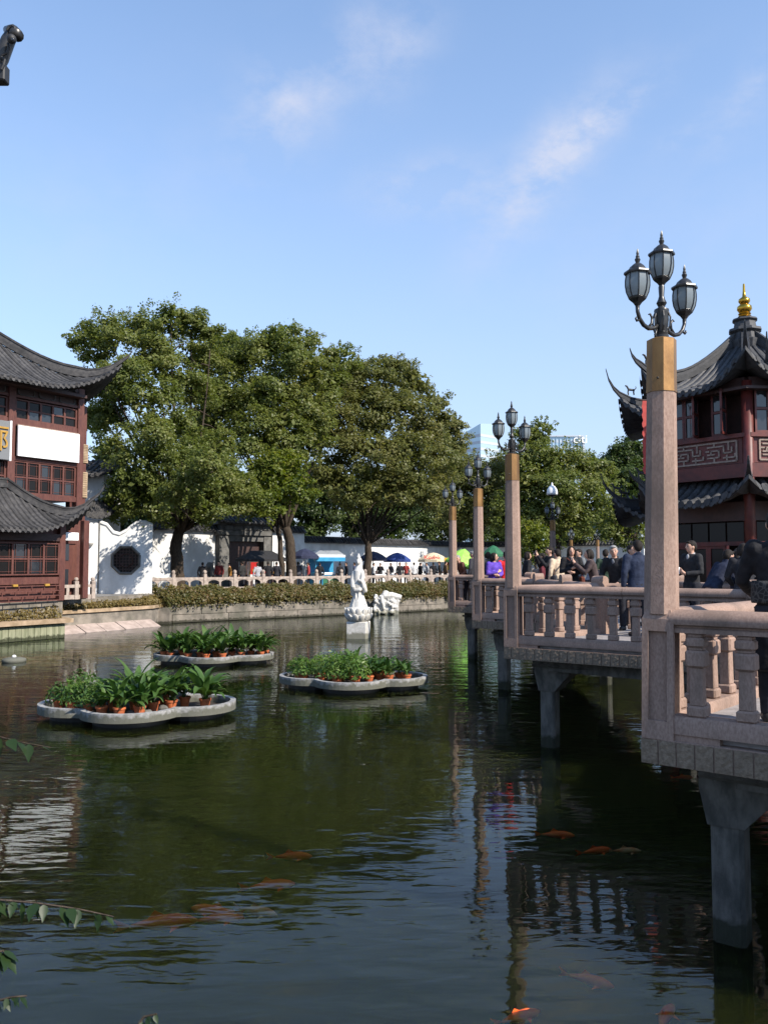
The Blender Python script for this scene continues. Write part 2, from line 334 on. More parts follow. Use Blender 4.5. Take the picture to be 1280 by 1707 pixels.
class MB:
    def __init__(s): s.v = []; s.f = []; s.m = []
    def add(s, vs, fs, mi=0, M=None):
        b = len(s.v)
        for p in vs:
            p = Vector(p)
            s.v.append(M @ p if M is not None else p)
        for f in fs: s.f.append([i + b for i in f]); s.m.append(mi)
        return s
    def box(s, c, d, M=None, mi=0, bev=0.0, taper=1.0):
        hx, hy, hz = d[0] / 2, d[1] / 2, d[2] / 2; c = Vector(c)
        if not bev:
            vs = [(x * hx * (taper if z > 0 else 1), y * hy * (taper if z > 0 else 1), z * hz) for z in (-1, 1) for y in (-1, 1) for x in (-1, 1)]
            fs = [(0, 2, 3, 1), (4, 5, 7, 6), (0, 1, 5, 4), (2, 6, 7, 3), (0, 4, 6, 2), (1, 3, 7, 5)]
            return s.add([c + Vector(p) for p in vs], fs, mi, M)
        h = (hx, hy, hz); vs = []; idx = {}
        for sx in (-1, 1):
            for sy in (-1, 1):
                for sz in (-1, 1):
                    for a in range(3):
                        p = [sg * (h[k] - (0 if k == a else bev)) for k, sg in enumerate((sx, sy, sz))]
                        if sz > 0: p[0] *= taper; p[1] *= taper
                        idx[(sx, sy, sz, a)] = len(vs); vs.append(Vector(p))
        fs = []
        def key(signs, a): return idx[(*signs, a)]
        for a in range(3):
            o1, o2 = [k for k in range(3) if k != a]
            for sg in (-1, 1):
                q = []
                for (p1, p2) in ((-1, -1), (1, -1), (1, 1), (-1, 1)):
                    t = [0, 0, 0]; t[a] = sg; t[o1] = p1; t[o2] = p2; q.append(key(t, a))
                fs.append(q)
            for s1 in (-1, 1):
                for s2 in (-1, 1):
                    t0 = [0, 0, 0]; t0[o1] = s1; t0[o2] = s2
                    ta = list(t0); ta[a] = -1; tb = list(t0); tb[a] = 1
                    fs.append([key(ta, o1), key(tb, o1), key(tb, o2), key(ta, o2)])
        for sx in (-1, 1):
            for sy in (-1, 1):
                for sz in (-1, 1): fs.append([idx[(sx, sy, sz, a)] for a in range(3)])
        out = []
        for f in fs:
            n = (vs[f[1]] - vs[f[0]]).cross(vs[f[2]] - vs[f[0]]); ce = sum((vs[i] for i in f), Vector()) / len(f)
            out.append(f if n.dot(ce) > 0 else f[::-1])
        return s.add([c + p for p in vs], out, mi, M)
    def prism(s, poly, z0, z1, M=None, mi=0, top=None):
        n = len(poly); tp = top or poly
        vs = [(x, y, z0) for x, y in poly] + [(x, y, z1) for x, y in tp]
        fs = [[i, (i + 1) % n, n + (i + 1) % n, n + i] for i in range(n)] + [list(range(n))[::-1], list(range(n, 2 * n))]
        return s.add(vs, fs, mi, M)
    def sweep(s, prof, pts, M=None, mi=0, closed=False):
        """profile (side, up) swept along a polyline with mitred corners in plan"""
        pts = [Vector(p) for p in pts]; n = len(prof); vs = []; k = len(pts)
        for i, p in enumerate(pts):
            a = pts[(i - 1) % k] if (i > 0 or closed) else None; b = pts[(i + 1) % k] if (i < k - 1 or closed) else None
            d1 = (p - a) if a is not None else (b - p); d2 = (b - p) if b is not None else (p - a)
            d1 = Vector((d1.x, d1.y, 0)).normalized(); d2 = Vector((d2.x, d2.y, 0)).normalized()
            n1 = Vector((-d1.y, d1.x, 0)); n2 = Vector((-d2.y, d2.x, 0)); nn = (n1 + n2)
            nn = nn.normalized() / max(.35, nn.normalized().dot(n1)) if nn.length > 1e-4 else n1
            for (y, z) in prof: vs.append(p + nn * y + Vector((0, 0, z)))
        fs = []
        for i in range(k if closed else k - 1):
            j = (i + 1) % k
            for q in range(n):
                r = (q + 1) % n; fs.append([i * n + q, j * n + q, j * n + r, i * n + r])
        if not closed: fs += [list(range(n)), [(k - 1) * n + q for q in range(n)][::-1]]
        return s.add(vs, fs, mi, M)
    def tube(s, path, rad, n=8, M=None, mi=0, cap=True, flat=1.0):
        path = [Vector(p) for p in path]; k = len(path)
        if isinstance(rad, (int, float)): rad = [rad] * k
        vs = []; prev = None
        for i, p in enumerate(path):
            t = (path[min(i + 1, k - 1)] - path[max(i - 1, 0)])
            t = t.normalized() if t.length > 1e-9 else Vector((0, 0, 1))
            if prev is None:
                ref = Vector((0, 0, 1)) if abs(t.z) < .9 else Vector((1, 0, 0)); u = t.cross(ref).normalized()
            else:
                u = (prev - t * prev.dot(t)); u = u.normalized() if u.length > 1e-6 else t.orthogonal().normalized()
            prev = u; w = t.cross(u)
            for q in range(n):
                a = 2 * math.pi * q / n; vs.append(p + (u * math.cos(a) + w * math.sin(a) * flat) * rad[i])
        fs = []
        for i in range(k - 1):
            for q in range(n):
                r = (q + 1) % n; fs.append([i * n + q, i * n + r, (i + 1) * n + r, (i + 1) * n + q])
        if cap: fs += [list(range(n))[::-1], [(k - 1) * n + q for q in range(n)]]
        return s.add(vs, fs, mi, M)
    def lathe(s, prof, n=12, c=(0, 0, 0), M=None, mi=0, rot=0.0, lobes=0, amp=0.0):
        c = Vector(c); vs = []; fs = []; k = len(prof)
        for (r, z) in prof:
            for q in range(n):
                a = 2 * math.pi * q / n + rot; rr = r * (1 + amp * math.cos(lobes * a)) if lobes else r
                vs.append(c + Vector((rr * math.cos(a), rr * math.sin(a), z)))
        for i in range(k - 1):
            for q in range(n):
                r = (q + 1) % n; fs.append([i * n + q, i * n + r, (i + 1) * n + r, (i + 1) * n + q])
        fs += [list(range(n))[::-1], [(k - 1) * n + q for q in range(n)]]
        return s.add(vs, fs, mi, M)
    def ball(s, c, r, n=10, k=7, M=None, mi=0):
        r = (r, r, r) if isinstance(r, (int, float)) else r; c = Vector(c); vs = []; fs = []
        for i in range(k + 1):
            ph = math.pi * i / k
            for q in range(n):
                a = 2 * math.pi * q / n
                vs.append(c + Vector((r[0] * math.sin(ph) * math.cos(a), r[1] * math.sin(ph) * math.sin(a), r[2] * math.cos(ph))))
        for i in range(k):
            for q in range(n):
                t = (q + 1) % n; fs.append([i * n + q, (i + 1) * n + q, (i + 1) * n + t, i * n + t])
        return s.add(vs, fs, mi, M)
    def mesh(s, name, mats, smooth=False, fix=True, auto=None):
        me = bpy.data.meshes.new(name); me.from_pydata([tuple(p) for p in s.v], [], s.f)
        for mm in ([mats] if isinstance(mats, str) else mats): me.materials.append(M_(mm))
        me.polygons.foreach_set('material_index', s.m)
        if fix:
            bm = bmesh.new(); bm.from_mesh(me); bmesh.ops.remove_doubles(bm, verts=bm.verts, dist=1e-5)
            bmesh.ops.recalc_face_normals(bm, faces=bm.faces); bm.to_mesh(me); bm.free()
        if smooth: me.polygons.foreach_set('use_smooth', [True] * len(me.polygons))
        if auto is not None:
            me.polygons.foreach_set('use_smooth', [True] * len(me.polygons)); me.set_sharp_from_angle(angle=R(auto))
        me.update(); return me
    def build(s, name, mats, parent=None, loc=(0, 0, 0), rot=(0, 0, 0), **k):
        return obj_of(name, s.mesh(name, mats, **k), parent, loc, rot)

def raw_mesh(name, V, Fq, matname, smooth=False):
    """numpy verts (n,3), quads (m,4)"""
    me = bpy.data.meshes.new(name); me.vertices.add(len(V)); me.vertices.foreach_set('co', V.astype(np.float32).ravel())
    k = Fq.shape[1]; me.loops.add(Fq.size); me.loops.foreach_set('vertex_index', Fq.astype(np.int32).ravel())
    me.polygons.add(len(Fq)); me.polygons.foreach_set('loop_start', np.arange(0, Fq.size, k, dtype=np.int32)); me.polygons.foreach_set('loop_total', np.full(len(Fq), k, dtype=np.int32))
    if smooth: me.polygons.foreach_set('use_smooth', np.ones(len(Fq), dtype=bool))
    me.materials.append(M_(matname)); me.update(calc_edges=True); return me

def norm(a): return a / np.maximum(np.linalg.norm(a, axis=1, keepdims=True), 1e-9)
def leaf_quads(C, N, size, asp=.55):
    """leaf diamonds at C with normals N, folded a little along the midrib"""
    n = len(C); t = norm(np.cross(N, rng.normal(size=(n, 3)))); w = np.cross(N, t)
    s = (size * rng.uniform(.65, 1.35, n))[:, None]
    V = np.empty((n, 4, 3)); V[:, 0] = C - t * s * .5; V[:, 2] = C + t * s * .5
    V[:, 1] = C + w * s * asp * .5 + N * s * .1; V[:, 3] = C - w * s * asp * .5 + N * s * .1
    return V.reshape(-1, 3), np.arange(4 * n).reshape(-1, 4)
def shell_points(n, lo=.55):
    d = norm(rng.normal(size=(n, 3))); r = rng.uniform(lo ** 3, 1, n) ** (1 / 3)
    return d * r[:, None], d

WORK = bpy.data.scenes.new('work')
def remeshed(mb, matname, voxel, smooth_it=3):
    """one continuous surface round the overlapping shapes in mb (made in an empty side scene, which is quick)"""
    me = mb.mesh('tmp', matname, fix=False); o = bpy.data.objects.new('tmp', me); WORK.collection.objects.link(o)
    r = o.modifiers.new('r', 'REMESH'); r.mode = 'VOXEL'; r.voxel_size = voxel; r.use_smooth_shade = True
    if smooth_it:
        s_ = o.modifiers.new('s', 'SMOOTH'); s_.iterations = smooth_it; s_.factor = .5
    vl_ = WORK.view_layers[0]; vl_.update(); out = bpy.data.meshes.new_from_object(o.evaluated_get(vl_.depsgraph))
    bpy.data.objects.remove(o); bpy.data.meshes.remove(me)
    if not out.materials: out.materials.append(M_(matname))
    return out
def text_mesh(txt, size, matname, depth=.01):
    cu = bpy.data.curves.new('t', 'FONT'); cu.body = txt; cu.size = size; cu.extrude = depth; cu.align_x = 'CENTER'; cu.align_y = 'CENTER'
    o = bpy.data.objects.new('t', cu); col.objects.link(o)
    dg = bpy.context.evaluated_depsgraph_get(); me = bpy.data.meshes.new_from_object(o.evaluated_get(dg))
    bpy.data.objects.remove(o); bpy.data.curves.remove(cu)
    me.materials.clear(); me.materials.append(M_(matname)); return me
# ================================================================== SETTING
GZ = 1.6
bankC, bankD = Vector((-11.4, 45.5, 0)), Vector((4.2, 57.8, 0))
bd = (bankD - bankC).normalized(); bn = Vector((-bd.y, bd.x, 0))
Cp, Dp = bankC + bn * 1.4, bankD + bn * 1.4
hole = [(-.75, 1.3), (40, 1.3), (40, 63.5), (9, 61.2), (Dp.x, Dp.y), (Cp.x, Cp.y), (-12.5, 44.0), (-15.0, 39.0), (-14.15, 37.2), (-22.3, 25.0), (-20, 8), (-3.4, 6.5)]
outer = [(-2500, -2500), (2500, -2500), (2500, 2500), (-2500, 2500)]
polys = [[Vector((x, y, 0)) for x, y in outer], [Vector((x, y, 0)) for x, y in hole][::-1]]
tri = geometry.tessellate_polygon(polys); flat = [p for q in polys for p in q]
mb = MB(); mb.add([(p.x, p.y, GZ) for p in flat], [list(t) for t in tri]); o = mb.build('ground', 'ground'); o['kind'] = 'structure'
mb = MB(); mb.sweep([(0, -2.8), (0, -.004), (.25, -.004), (.25, -2.8)], [(x, y, GZ) for x, y in hole][::-1], closed=True)
o = mb.build('quay_wall', 'bank_stone'); o['kind'] = 'structure'
mb = MB(); mb.add([(-30, 0, 0), (46, 0, 0), (46, 68, 0), (-30, 68, 0)], [(0, 1, 2, 3)]); o = mb.build('water', 'pond_water'); o['kind'] = 'structure'
mb = MB(); mb.add([(-30, 0, -.9), (46, 0, -.9), (46, 68, -.9), (-30, 68, -.9)], [(0, 1, 2, 3)]); o = mb.build('pond_bed', 'pond_bed'); o['kind'] = 'structure'

# far embankment: low stone wall, bed of hedge behind it
far_pts = [bankC + Vector((0, -.6, 0)), bankC, bankD, Vector((9, 60.0, 0)), Vector((40, 62.2, 0))]
t = thing('embankment_wall', 'low weathered stone embankment wall below the hedge across the pond', 'wall', (0, 0, 0))
mb = MB(); mb.sweep([(0, -1.2), (0, .86), (1.38, .86), (1.38, -1.2)], far_pts); mb.build('wall_body', 'bank_stone', t)
# stone blocks of the wall face, each slightly proud
blk = MB(); blk.box((0, 0, 0), (1.0, .05, .42), bev=.012); blkme = blk.mesh('stone_block', 'bank_stone')
ll = (bankD - bankC).length; s_ = 0.0; i = 0
while s_ < ll - .4:
    w = min(rng.uniform(1.3, 2.2), ll - s_)
    for row in range(2):
        off = .35 * w if row else 0
        c = bankC + bd * (s_ + w / 2 - off * .3) - bn * (.012 + rng.uniform(0, .02)); c.z = .22 + row * .44
        obj_of('stone_block', blkme, t, c, (0, 0, math.atan2(bd.y, bd.x)), (w * .985, 1, 1))
    s_ += w
mb = MB(); mb.sweep([(-.06, .86), (-.06, .95), (.3, .95), (.3, .86)], far_pts[1:]); mb.build('coping', 'bank_stone', t)

# left bank: board-marked concrete wall with a ledge, then a stone wall with a sloping apron
A0, A1, A2, A3, A4 = [Vector((x, y, 0)) for x, y in ((-22, 25), (-15.6, 34.1), (-13.8, 36.6), (-14.4, 38.2), (-11.4, 43.3))]
t = thing('board_marked_wall', 'greenish concrete wall in the water below the red wooden house', 'wall')
mb = MB(); mb.sweep([(0, -1.2), (0, .62), (1.0, .62), (1.0, -1.2)], [A0, A1, A2, A2 + Vector((-.9, 1.3, 0))]); mb.build('wall_body', 'concrete_green', t)
bdir = (A2 - A1).normalized(); bnn = Vector((bdir.y, -bdir.x, 0))
brd = MB(); brd.box((0, 0, 0), (.27, .03, .56), bev=.006); brdme = brd.mesh('board_mark', 'concrete_green')
for k in range(28):
    c = A2 - bdir * (.16 + k * .285) + bnn * rng.uniform(.004, .014); c.z = .29
    obj_of('board_mark', brdme, t, c, (0, 0, math.atan2(bdir.y, bdir.x)))
mb = MB(); mb.sweep([(-.22, .66), (-.22, .84), (1.0, .84), (1.0, .66)], [A0, A1, A2 + bdir * .1, A2 + Vector((-.95, 1.25, 0))]); mb.build('ledge', 'coping', t)
t = thing('apron_wall', 'stone wall with pinkish sloping apron below the octagonal window wall', 'wall')
adir = (A4 - A3).normalized(); an = Vector((-adir.y, adir.x, 0))
wl = [A3 + an * .75 - adir * .3, A4 + an * .75, bankC + Vector((-.5, .3, 0))]
mb = MB(); mb.sweep([(0, -1.2), (0, .88), (1.6, .88), (1.6, -1.2)], wl); mb.build('wall_body', 'bank_stone', t)
mb = MB(); mb.sweep([(-.1, .88), (-.1, 1.04), (.45, 1.04), (.45, .88)], wl); mb.build('coping', 'coping', t)
for k in range(5):
    a = A3 + (A4 - A3) * (k / 5 + .004); b_ = A3 + (A4 - A3) * ((k + 1) / 5 - .004); q = -.02 + .012 * (k % 2)
    mb = MB(); mb.add([a + Vector((0, 0, -.3)), b_ + Vector((0, 0, -.3)), b_ + an * .74 + Vector((0, 0, -.3)), a + an * .74 + Vector((0, 0, -.3)),
                       a + Vector((0, 0, q + .03)), b_ + Vector((0, 0, q + .03)), b_ + an * .74 + Vector((0, 0, .36 + q)), a + an * .74 + Vector((0, 0, .36 + q))],
                      [(0, 3, 2, 1), (4, 5, 6, 7), (0, 1, 5, 4), (1, 2, 6, 5), (2, 3, 7, 6), (3, 0, 4, 7)])
    mb.build('apron_slab', 'ramp_stone', t)

# ================================================================== BRIDGE
SZ, DZ = 1.78, 1.88
pp = [G(1102, 1228, SZ), G(856, 1077.5, SZ), G(798, 1033.5, SZ), G(755, 1010.5, SZ)]
p1, p2, p3, p4 = [Vector((p.x, p.y, 0)) for p in pp]
V2 = lambda x, y: Vector((x, y, 0))
Lp = [V2(9.4, 41), V2(7.5, 37.4), V2(5.3, 33.6), V2(4.0, p4.y + 1.6), p4, V2(3.85, p4.y - 1.0), V2(4.0, p3.y + 1.55), p3, V2(3.75, p3.y - 1.0), V2(4.13, p2.y + 1.45), p2,
      p2 + V2(.8, -.6) * 3.95, V2(4.25, p1.y + 2.1), p1, p1 + V2(.78, -.62) * 5.2, V2(8.6, 2.0)]
Rp = [V2(12.6, 40.4), V2(10.2, 36.4), V2(8.3, 32.8), V2(7.0, 30.0), V2(6.9, 27.6), V2(6.6, 23.0), V2(6.4, 20.6), V2(6.35, 16.0), V2(8.7, 12.6), V2(7.3, 9.0), V2(9.4, 5.4), V2(11.2, 3.4)]
lamp_nodes = [4, 7, 10, 13]
bridge = thing('zigzag_bridge', 'pink granite zigzag bridge with balustrades over the pond', 'bridge')
# deck
poly = [(p.x, p.y) for p in Lp] + [(p.x, p.y) for p in Rp[::-1]]
tri = geometry.tessellate_polygon([[Vector((x, y, 0)) for x, y in poly]]); n = len(poly)
mb = MB(); mb.add([(x, y, DZ) for x, y in poly] + [(x, y, DZ - .28) for x, y in poly], [list(q) for q in tri] + [[i + n for i in q][::-1] for q in tri] + [[i, (i + 1) % n, n + (i + 1) % n, n + i] for i in range(n)])
mb.build('deck', 'deck_stone', bridge)
def off_line(pts, d):
    out = []
    for i, p in enumerate(pts):
        a = (p - pts[i - 1]).normalized() if i else (pts[1] - p).normalized(); b_ = (pts[i + 1] - p).normalized() if i < len(pts) - 1 else a
        n1 = Vector((-a.y, a.x, 0)); nn = n1 + Vector((-b_.y, b_.x, 0)); nn.normalize(); out.append(p + nn * d / max(.4, nn.dot(n1)))
    return out
# baluster: stacked blocks
mb = MB()
for (z0, z1, w) in ((0, .09, .15), (.09, .40, .11), (.40, .535, .158), (.535, .56, .112), (.56, .64, .15), (.64, .67, .118)):
    mb.box((0, 0, (z0 + z1) / 2), (w, w * .9, z1 - z0 + .002), bev=.016 if w > .14 else .008, taper=.93 if w == .11 else 1)
bal_me = mb.mesh('baluster', 'granite')
# rounded-top post
def arch(w, h, n=9):
    r = w * .62; c = h - .085
    return [(-w / 2, 0), (w / 2, 0), (w / 2, c)] + [(w / 2 * math.cos(a), c + .085 * math.sin(a)) for a in [math.pi * k / n for k in range(1, n)]] + [(-w / 2, c)]
mb = MB(); pr = arch(.25, 1.2); m_ = Matrix.Rotation(math.pi / 2, 4, 'X')
mb.prism(pr, -.11, .11, m_); mb.prism([(x * .78, .1 + z * .86) for x, z in pr], -.122, .122, m_); post_me = mb.mesh('cap_post', 'granite')
# carved edge panels, three variants
edge_mes = []
for q in range(3):
    r2 = np.random.default_rng(40 + q); nx, nz = 4, 7; vs = []; fs = []
    for k in range(nz + 1):
        for i in range(nx + 1):
            e = (i in (0, nx)) or (k in (0, nz))
            vs.append((-.068 + .136 * i / nx, -(.012 if e else .009 + .008 * r2.random()), -.098 + .194 * k / nz))
    for k in range(nz):
        for i in range(nx): a = k * (nx + 1) + i; fs.append((a, a + 1, a + nx + 2, a + nx + 1))
    b0 = len(vs); cs = [0, nx, (nz + 1) * (nx + 1) - 1, nz * (nx + 1)]
    vs += [(vs[c][0], .01, vs[c][2]) for c in cs]
    for k in range(4): fs.append((cs[k], b0 + k, b0 + (k + 1) % 4, cs[(k + 1) % 4]))
    mb = MB(); mb.add(vs, fs); edge_mes.append(mb.mesh('edge_panel', 'granite_dark'))
rail_prof = [(-.075, .872), (-.075, .905), (-.055, .915), (-.055, .93), (-.098, .938), (-.108, .965), (-.104, 1.0), (-.085, 1.03), (-.05, 1.052), (0, 1.06), (.05, 1.052), (.085, 1.03), (.104, 1.0), (.108, .965), (.098, .938), (.055, .93), (.055, .915), (.075, .905), (.075, .872)]
sill_prof = [(-.1, .055), (-.1, .175), (-.085, .198), (.085, .198), (.1, .175), (.1, .055)]
def balustrade(pts, lampset, panels, side, zb=SZ, every=2.2):
    for i in range(len(pts) - 1):
        a, b_ = pts[i], pts[i + 1]; d = b_ - a; ln = d.length; d.normalize(); ang = math.atan2(d.y, d.x)
        m0 = .115 if i in lampset else .09; m1 = .115 if (i + 1) in lampset else .09
        a0, b0 = a + d * m0, b_ - d * m1
        up = Vector((0, 0, zb))
        nseg = max(1, int(round(ln / every))) if (ln > 2.6 and i not in panels) else 1
        stops = [a0 + (b0 - a0) * k / nseg for k in range(nseg + 1)]
        for k in range(nseg):
            s0, s1 = stops[k] + d * (.1 if k else 0), stops[k + 1] - d * (.1 if k < nseg - 1 else 0)
            if side < 0 and k == 0 and False: pass
            npc = max(1, int(round((s1 - s0).length / 1.55)))
            for pc_ in range(npc):          # rail laid in lengths with a hairline joint
                ra_, rb_ = s0.lerp(s1, pc_ / npc) + d * (.004 if pc_ else 0), s0.lerp(s1, (pc_ + 1) / npc) - d * (.004 if pc_ < npc - 1 else 0); jz = Vector((0, 0, rng.uniform(-.003, .003)))
                mb = MB(); mb.sweep(rail_prof, [ra_ + up + jz, rb_ + up + jz]); mb.build('handrail', 'granite', bridge, auto=35)
            mb = MB(); mb.sweep(sill_prof, [s0 + up, s1 + up])
            for q in (s0 + d * .2, s1 - d * .2): mb.box(q + Vector((0, 0, zb + .027)), (.36, .17, .056), M=None if False else Matrix.Translation(q) @ Matrix.Rotation(ang, 4, 'Z') @ Matrix.Translation(-q))
            mb.build('sill', 'granite', bridge, auto=35)
            sl = (s1 - s0).length; nb = max(1, int(round((sl - .12) / .375)))
            for q in range(nb):
                c = s0 + d * (sl * (q + .5) / nb); obj_of('baluster', bal_me, bridge, c + Vector((0, 0, zb + .198)), (0, 0, ang))
            if k: obj_of('cap_post', post_me, bridge, stops[k] + up, (0, 0, ang))
        if i and i not in lampset:
            obj_of('cap_post', post_me, bridge, a + up, (0, 0, ang))
        # slab under the rail
        mb = MB(); mb.sweep([(-.12 * side, -.205), (-.12 * side, 0), (.3 * side, 0), (.3 * side, -.205)], [a + d * (-.12 if i in panels else .14) + up, b_ - d * (.14 if (i + 1) in lampset else 0) + up]); es = mb.build('edge_slab', 'granite', bridge)
        if i in panels:
            ne = int((ln + .2) / .148)
            for q in range(ne):
                c = a - d * .13 + d * (.148 * (q + .5)); n_ = Vector((d.y, -d.x, 0)) * side
                obj_of('edge_panel', edge_mes[(q * 7 + q // 3) % 3], es, c + n_ * .12 + Vector((0, 0, zb - .103)), (0, 0, ang if side > 0 else ang + math.pi))
            mb = MB(); mb.sweep([(-.03, 0), (0, .03), (.03, 0), (0, -.03)], [a + d * .2 + Vector((-d.y, d.x, 0)) * .3 + Vector((0, 0, zb - .33)), b_ + Vector((-d.y, d.x, 0)) * .3 + Vector((0, 0, zb - .33))])
            mb.build('pipe', 'concrete', bridge)
balustrade(Lp, lamp_nodes, (4, 7, 10, 13), 1)
balustrade(Rp, [], (), -1)
# short rail stub beside the platform
a_, b_ = V2(4.22, p2.y + 1.5), V2(4.8, p2.y + 1.25)
mb = MB(); mb.sweep(rail_prof, [a_ + Vector((0, 0, SZ)), b_ + Vector((0, 0, SZ))]); mb.build('handrail', 'granite', bridge, auto=35)
for q in (.3, .8): obj_of('baluster', bal_me, bridge, a_ + (b_ - a_) * q + Vector((0, 0, SZ + .198)), (0, 0, -.4))
# piles with haunched caps
mb = MB(); mb.box((0, 0, .15), (.27, .27, 2.3), bev=.035); pile_me = mb.mesh('pile', 'concrete')
mb = MB(); mb.prism([(-.15, -.15), (.15, -.15), (.15, .15), (-.15, .15)], .98, 1.3, top=[(-.2, -.2), (.45, -.2), (.45, .2), (-.2, .2)])
mb.box((.125, 0, 1.43), (.65, .4, .27)); hau_me = mb.mesh('haunch', 'concrete')
piles = [p + V2(.68, .32) for p in (p1, p2, p3, p4)] + [V2(6.2, p1.y - 1.9), V2(7.0, 10.2), V2(7.7, 13.0), V2(5.9, 16.6), V2(5.9, 22.6), V2(6.4, 29.2), V2(5.2, 12.9), V2(8.0, 34.6), V2(6.2, 34.4), V2(10.5, 39)]
for k, c in enumerate(piles):
    po = obj_of('pile', pile_me, bridge, c, (0, 0, R(-36))); obj_of('haunch', hau_me, po)
for a, b_ in ((p1 + V2(.6, .3), V2(6.9, 9.4)), (p2 + V2(.6, .3), V2(6.3, 15.6)), (p3 + V2(.6, .3), V2(6.2, 22)), (p4 + V2(.6, .3), V2(6.8, 29)), (p1 + V2(.7, .1), V2(6.5, 4.4)), (p2 + V2(.7, .1), V2(5.4, 12.7))):
    mb = MB(); mb.sweep([(-.17, 1.36), (-.17, 1.598), (.17, 1.598), (.17, 1.36)], [a, b_]); mb.build('cross_beam', 'concrete', bridge)

# ================================================================== LAMP POSTS
def octa(ap): return [(ap / math.cos(math.pi / 8) * math.cos(math.pi / 8 + k * math.pi / 4), ap / math.cos(math.pi / 8) * math.sin(math.pi / 8 + k * math.pi / 4)) for k in range(8)]
def lantern_parts():
    """lantern with its base at z=0 (bottom of the cup); returns the list (name, mesh)"""
    out = []
    mb = MB(); mb.lathe([(.018, 0), (.026, .01), (.04, .03), (.075, .06), (.082, .075), (.078, .08)], 8, rot=math.pi / 8); out.append(('cup', mb.mesh('cup', 'iron')))
    prof = [(.076, .08), (.095, .125), (.104, .18), (.104, .23), (.096, .285)]
    mb = MB()
    for k in range(8):
        a = math.pi / 8 + k * math.pi / 4
        mb.tube([(r * 1.02 * math.cos(a), r * 1.02 * math.sin(a), z) for r, z in prof], .0065, 5)
    out.append(('rib', mb.mesh('rib', 'iron')))
    mb = MB(); mb.lathe([(.118, .283), (.122, .292), (.118, .306), (.082, .322), (.066, .352), (.035, .378), (.016, .388), (.02, .40), (.026, .418), (.016, .436), (.018, .445), (.011, .46), (.013, .475), (.003, .515)], 8, rot=math.pi / 8); out.append(('cap', mb.mesh('cap', 'iron', auto=30)))
    mb = MB(); a0, a1 = -math.pi / 8 + .03, math.pi / 8 - .03; vs = []; fs = []
    for (r, z) in prof:
        for a in (a0, a1): vs.append((r * math.cos(a), r * math.sin(a), z))
    for k in range(len(prof) - 1): fs.append((2 * k, 2 * k + 1, 2 * k + 3, 2 * k + 2))
    mb.add(vs, fs); pane = mb.mesh('pane', 'lantern_glass', smooth=True)
    return out, pane
lan_parts, pane_me = lantern_parts()
mb = MB(); mb.lathe([(.012, .06), (.02, .09), (.02, .22), (.012, .24)], 8); bulb_me = mb.mesh('bulb', 'white_plastic', smooth=True)
def lamp_post(name, label, loc, rz, group):
    t = thing(name, label, 'lamp post', loc, rz, group)
    # pedestal with a sunk panel on each side
    mb = MB(); s = .128; core = s - .04
    mb.box((0, 0, .49), (core * 2, core * 2, .98))
    for k in range(4):
        M = Matrix.Rotation(k * math.pi / 2, 4, 'Z')
        for x in (-1, 1): mb.box((x * (s - .026), -s + .02, .49), (.052, .0402, .98), M=M)
        mb.box((0, -s + .0202, .075), (2 * s - .104, .04, .15), M=M); mb.box((0, -s + .0202, .93), (2 * s - .104, .04, .10), M=M)
    sq = [(-s, -s), (s, -s), (s, s), (-s, s)]
    mb.prism(sq, .98, 1.055, top=[(x * .78, y * .78) for x, y in sq])
    mb.build('pedestal', 'granite', t)
    mb = MB(); mb.prism(octa(.132), 1.02, 2.9, top=octa(.112)); mb.build('shaft', 'granite', t)
    mb = MB(); mb.prism(octa(.116), 2.895, 3.345, top=octa(.113)); mb.prism(octa(.119), 2.89, 2.905); mb.prism(octa(.113), 3.345, 3.362, top=octa(.07))
    sl = mb.build('brass_sleeve', 'brass', t)
    mb = MB()
    for k in (-1, 3, 5): a = R(45 * k - 45); mb.ball((.117 * math.cos(a), .117 * math.sin(a), 3.0), .011, 6, 4)
    mb.build('bolt', 'iron', sl)
    mb = MB(); mb.lathe([(.06, 3.36), (.062, 3.385), (.05, 3.39), (.056, 3.41), (.044, 3.42), (.05, 3.45), (.062, 3.52), (.058, 3.58), (.064, 3.6), (.06, 3.615), (.035, 3.625), (.028, 3.64), (.044, 3.67), (.03, 3.70), (.022, 3.73), (.027, 3.81), (.02, 3.83)], 12)
    mb.build('stem', 'iron', t, auto=40)
    mb = MB()
    for k in range(6):
        a = k * math.pi / 3; mb.tube([(.055 * math.cos(a), .055 * math.sin(a), 3.59), (.075 * math.cos(a), .075 * math.sin(a), 3.54), (.07 * math.cos(a), .07 * math.sin(a), 3.46), (.055 * math.cos(a), .055 * math.sin(a), 3.42)], .008, 5)
    mb.build('scroll_leaf', 'iron', t)
    for sg in (-1, 1):
        d = Vector((math.cos(R(67)), math.sin(R(67)), 0)) * sg
        q = lambda r, z: d * r + Vector((0, 0, z))
        mb = MB(); mb.tube([q(.05, 3.47), (q(.10, 3.435)), q(.17, 3.42), q(.235, 3.44), q(.285, 3.485), q(.31, 3.54), q(.312, 3.59)], [.02, .018, .018, .018, .017, .016, .018], 8)
        mb.tube([q(.17, 3.43), q(.13, 3.47), q(.125, 3.52), q(.15, 3.55), q(.17, 3.54)], [.013, .012, .011, .009, .006], 6)
        mb.tube([q(.285, 3.475), q(.32, 3.46), q(.335, 3.475), q(.325, 3.49)], [.011, .011, .009, .006], 6)
        mb.tube([q(.06, 3.44), q(.085, 3.38), q(.06, 3.35), q(.04, 3.37)], [.011, .01, .009, .006], 6)
        mb.build('arm', 'iron', t, smooth=True)
        place_lantern(t, q(.312, 3.586))
    place_lantern(t, Vector((0, 0, 3.818)))
    return t
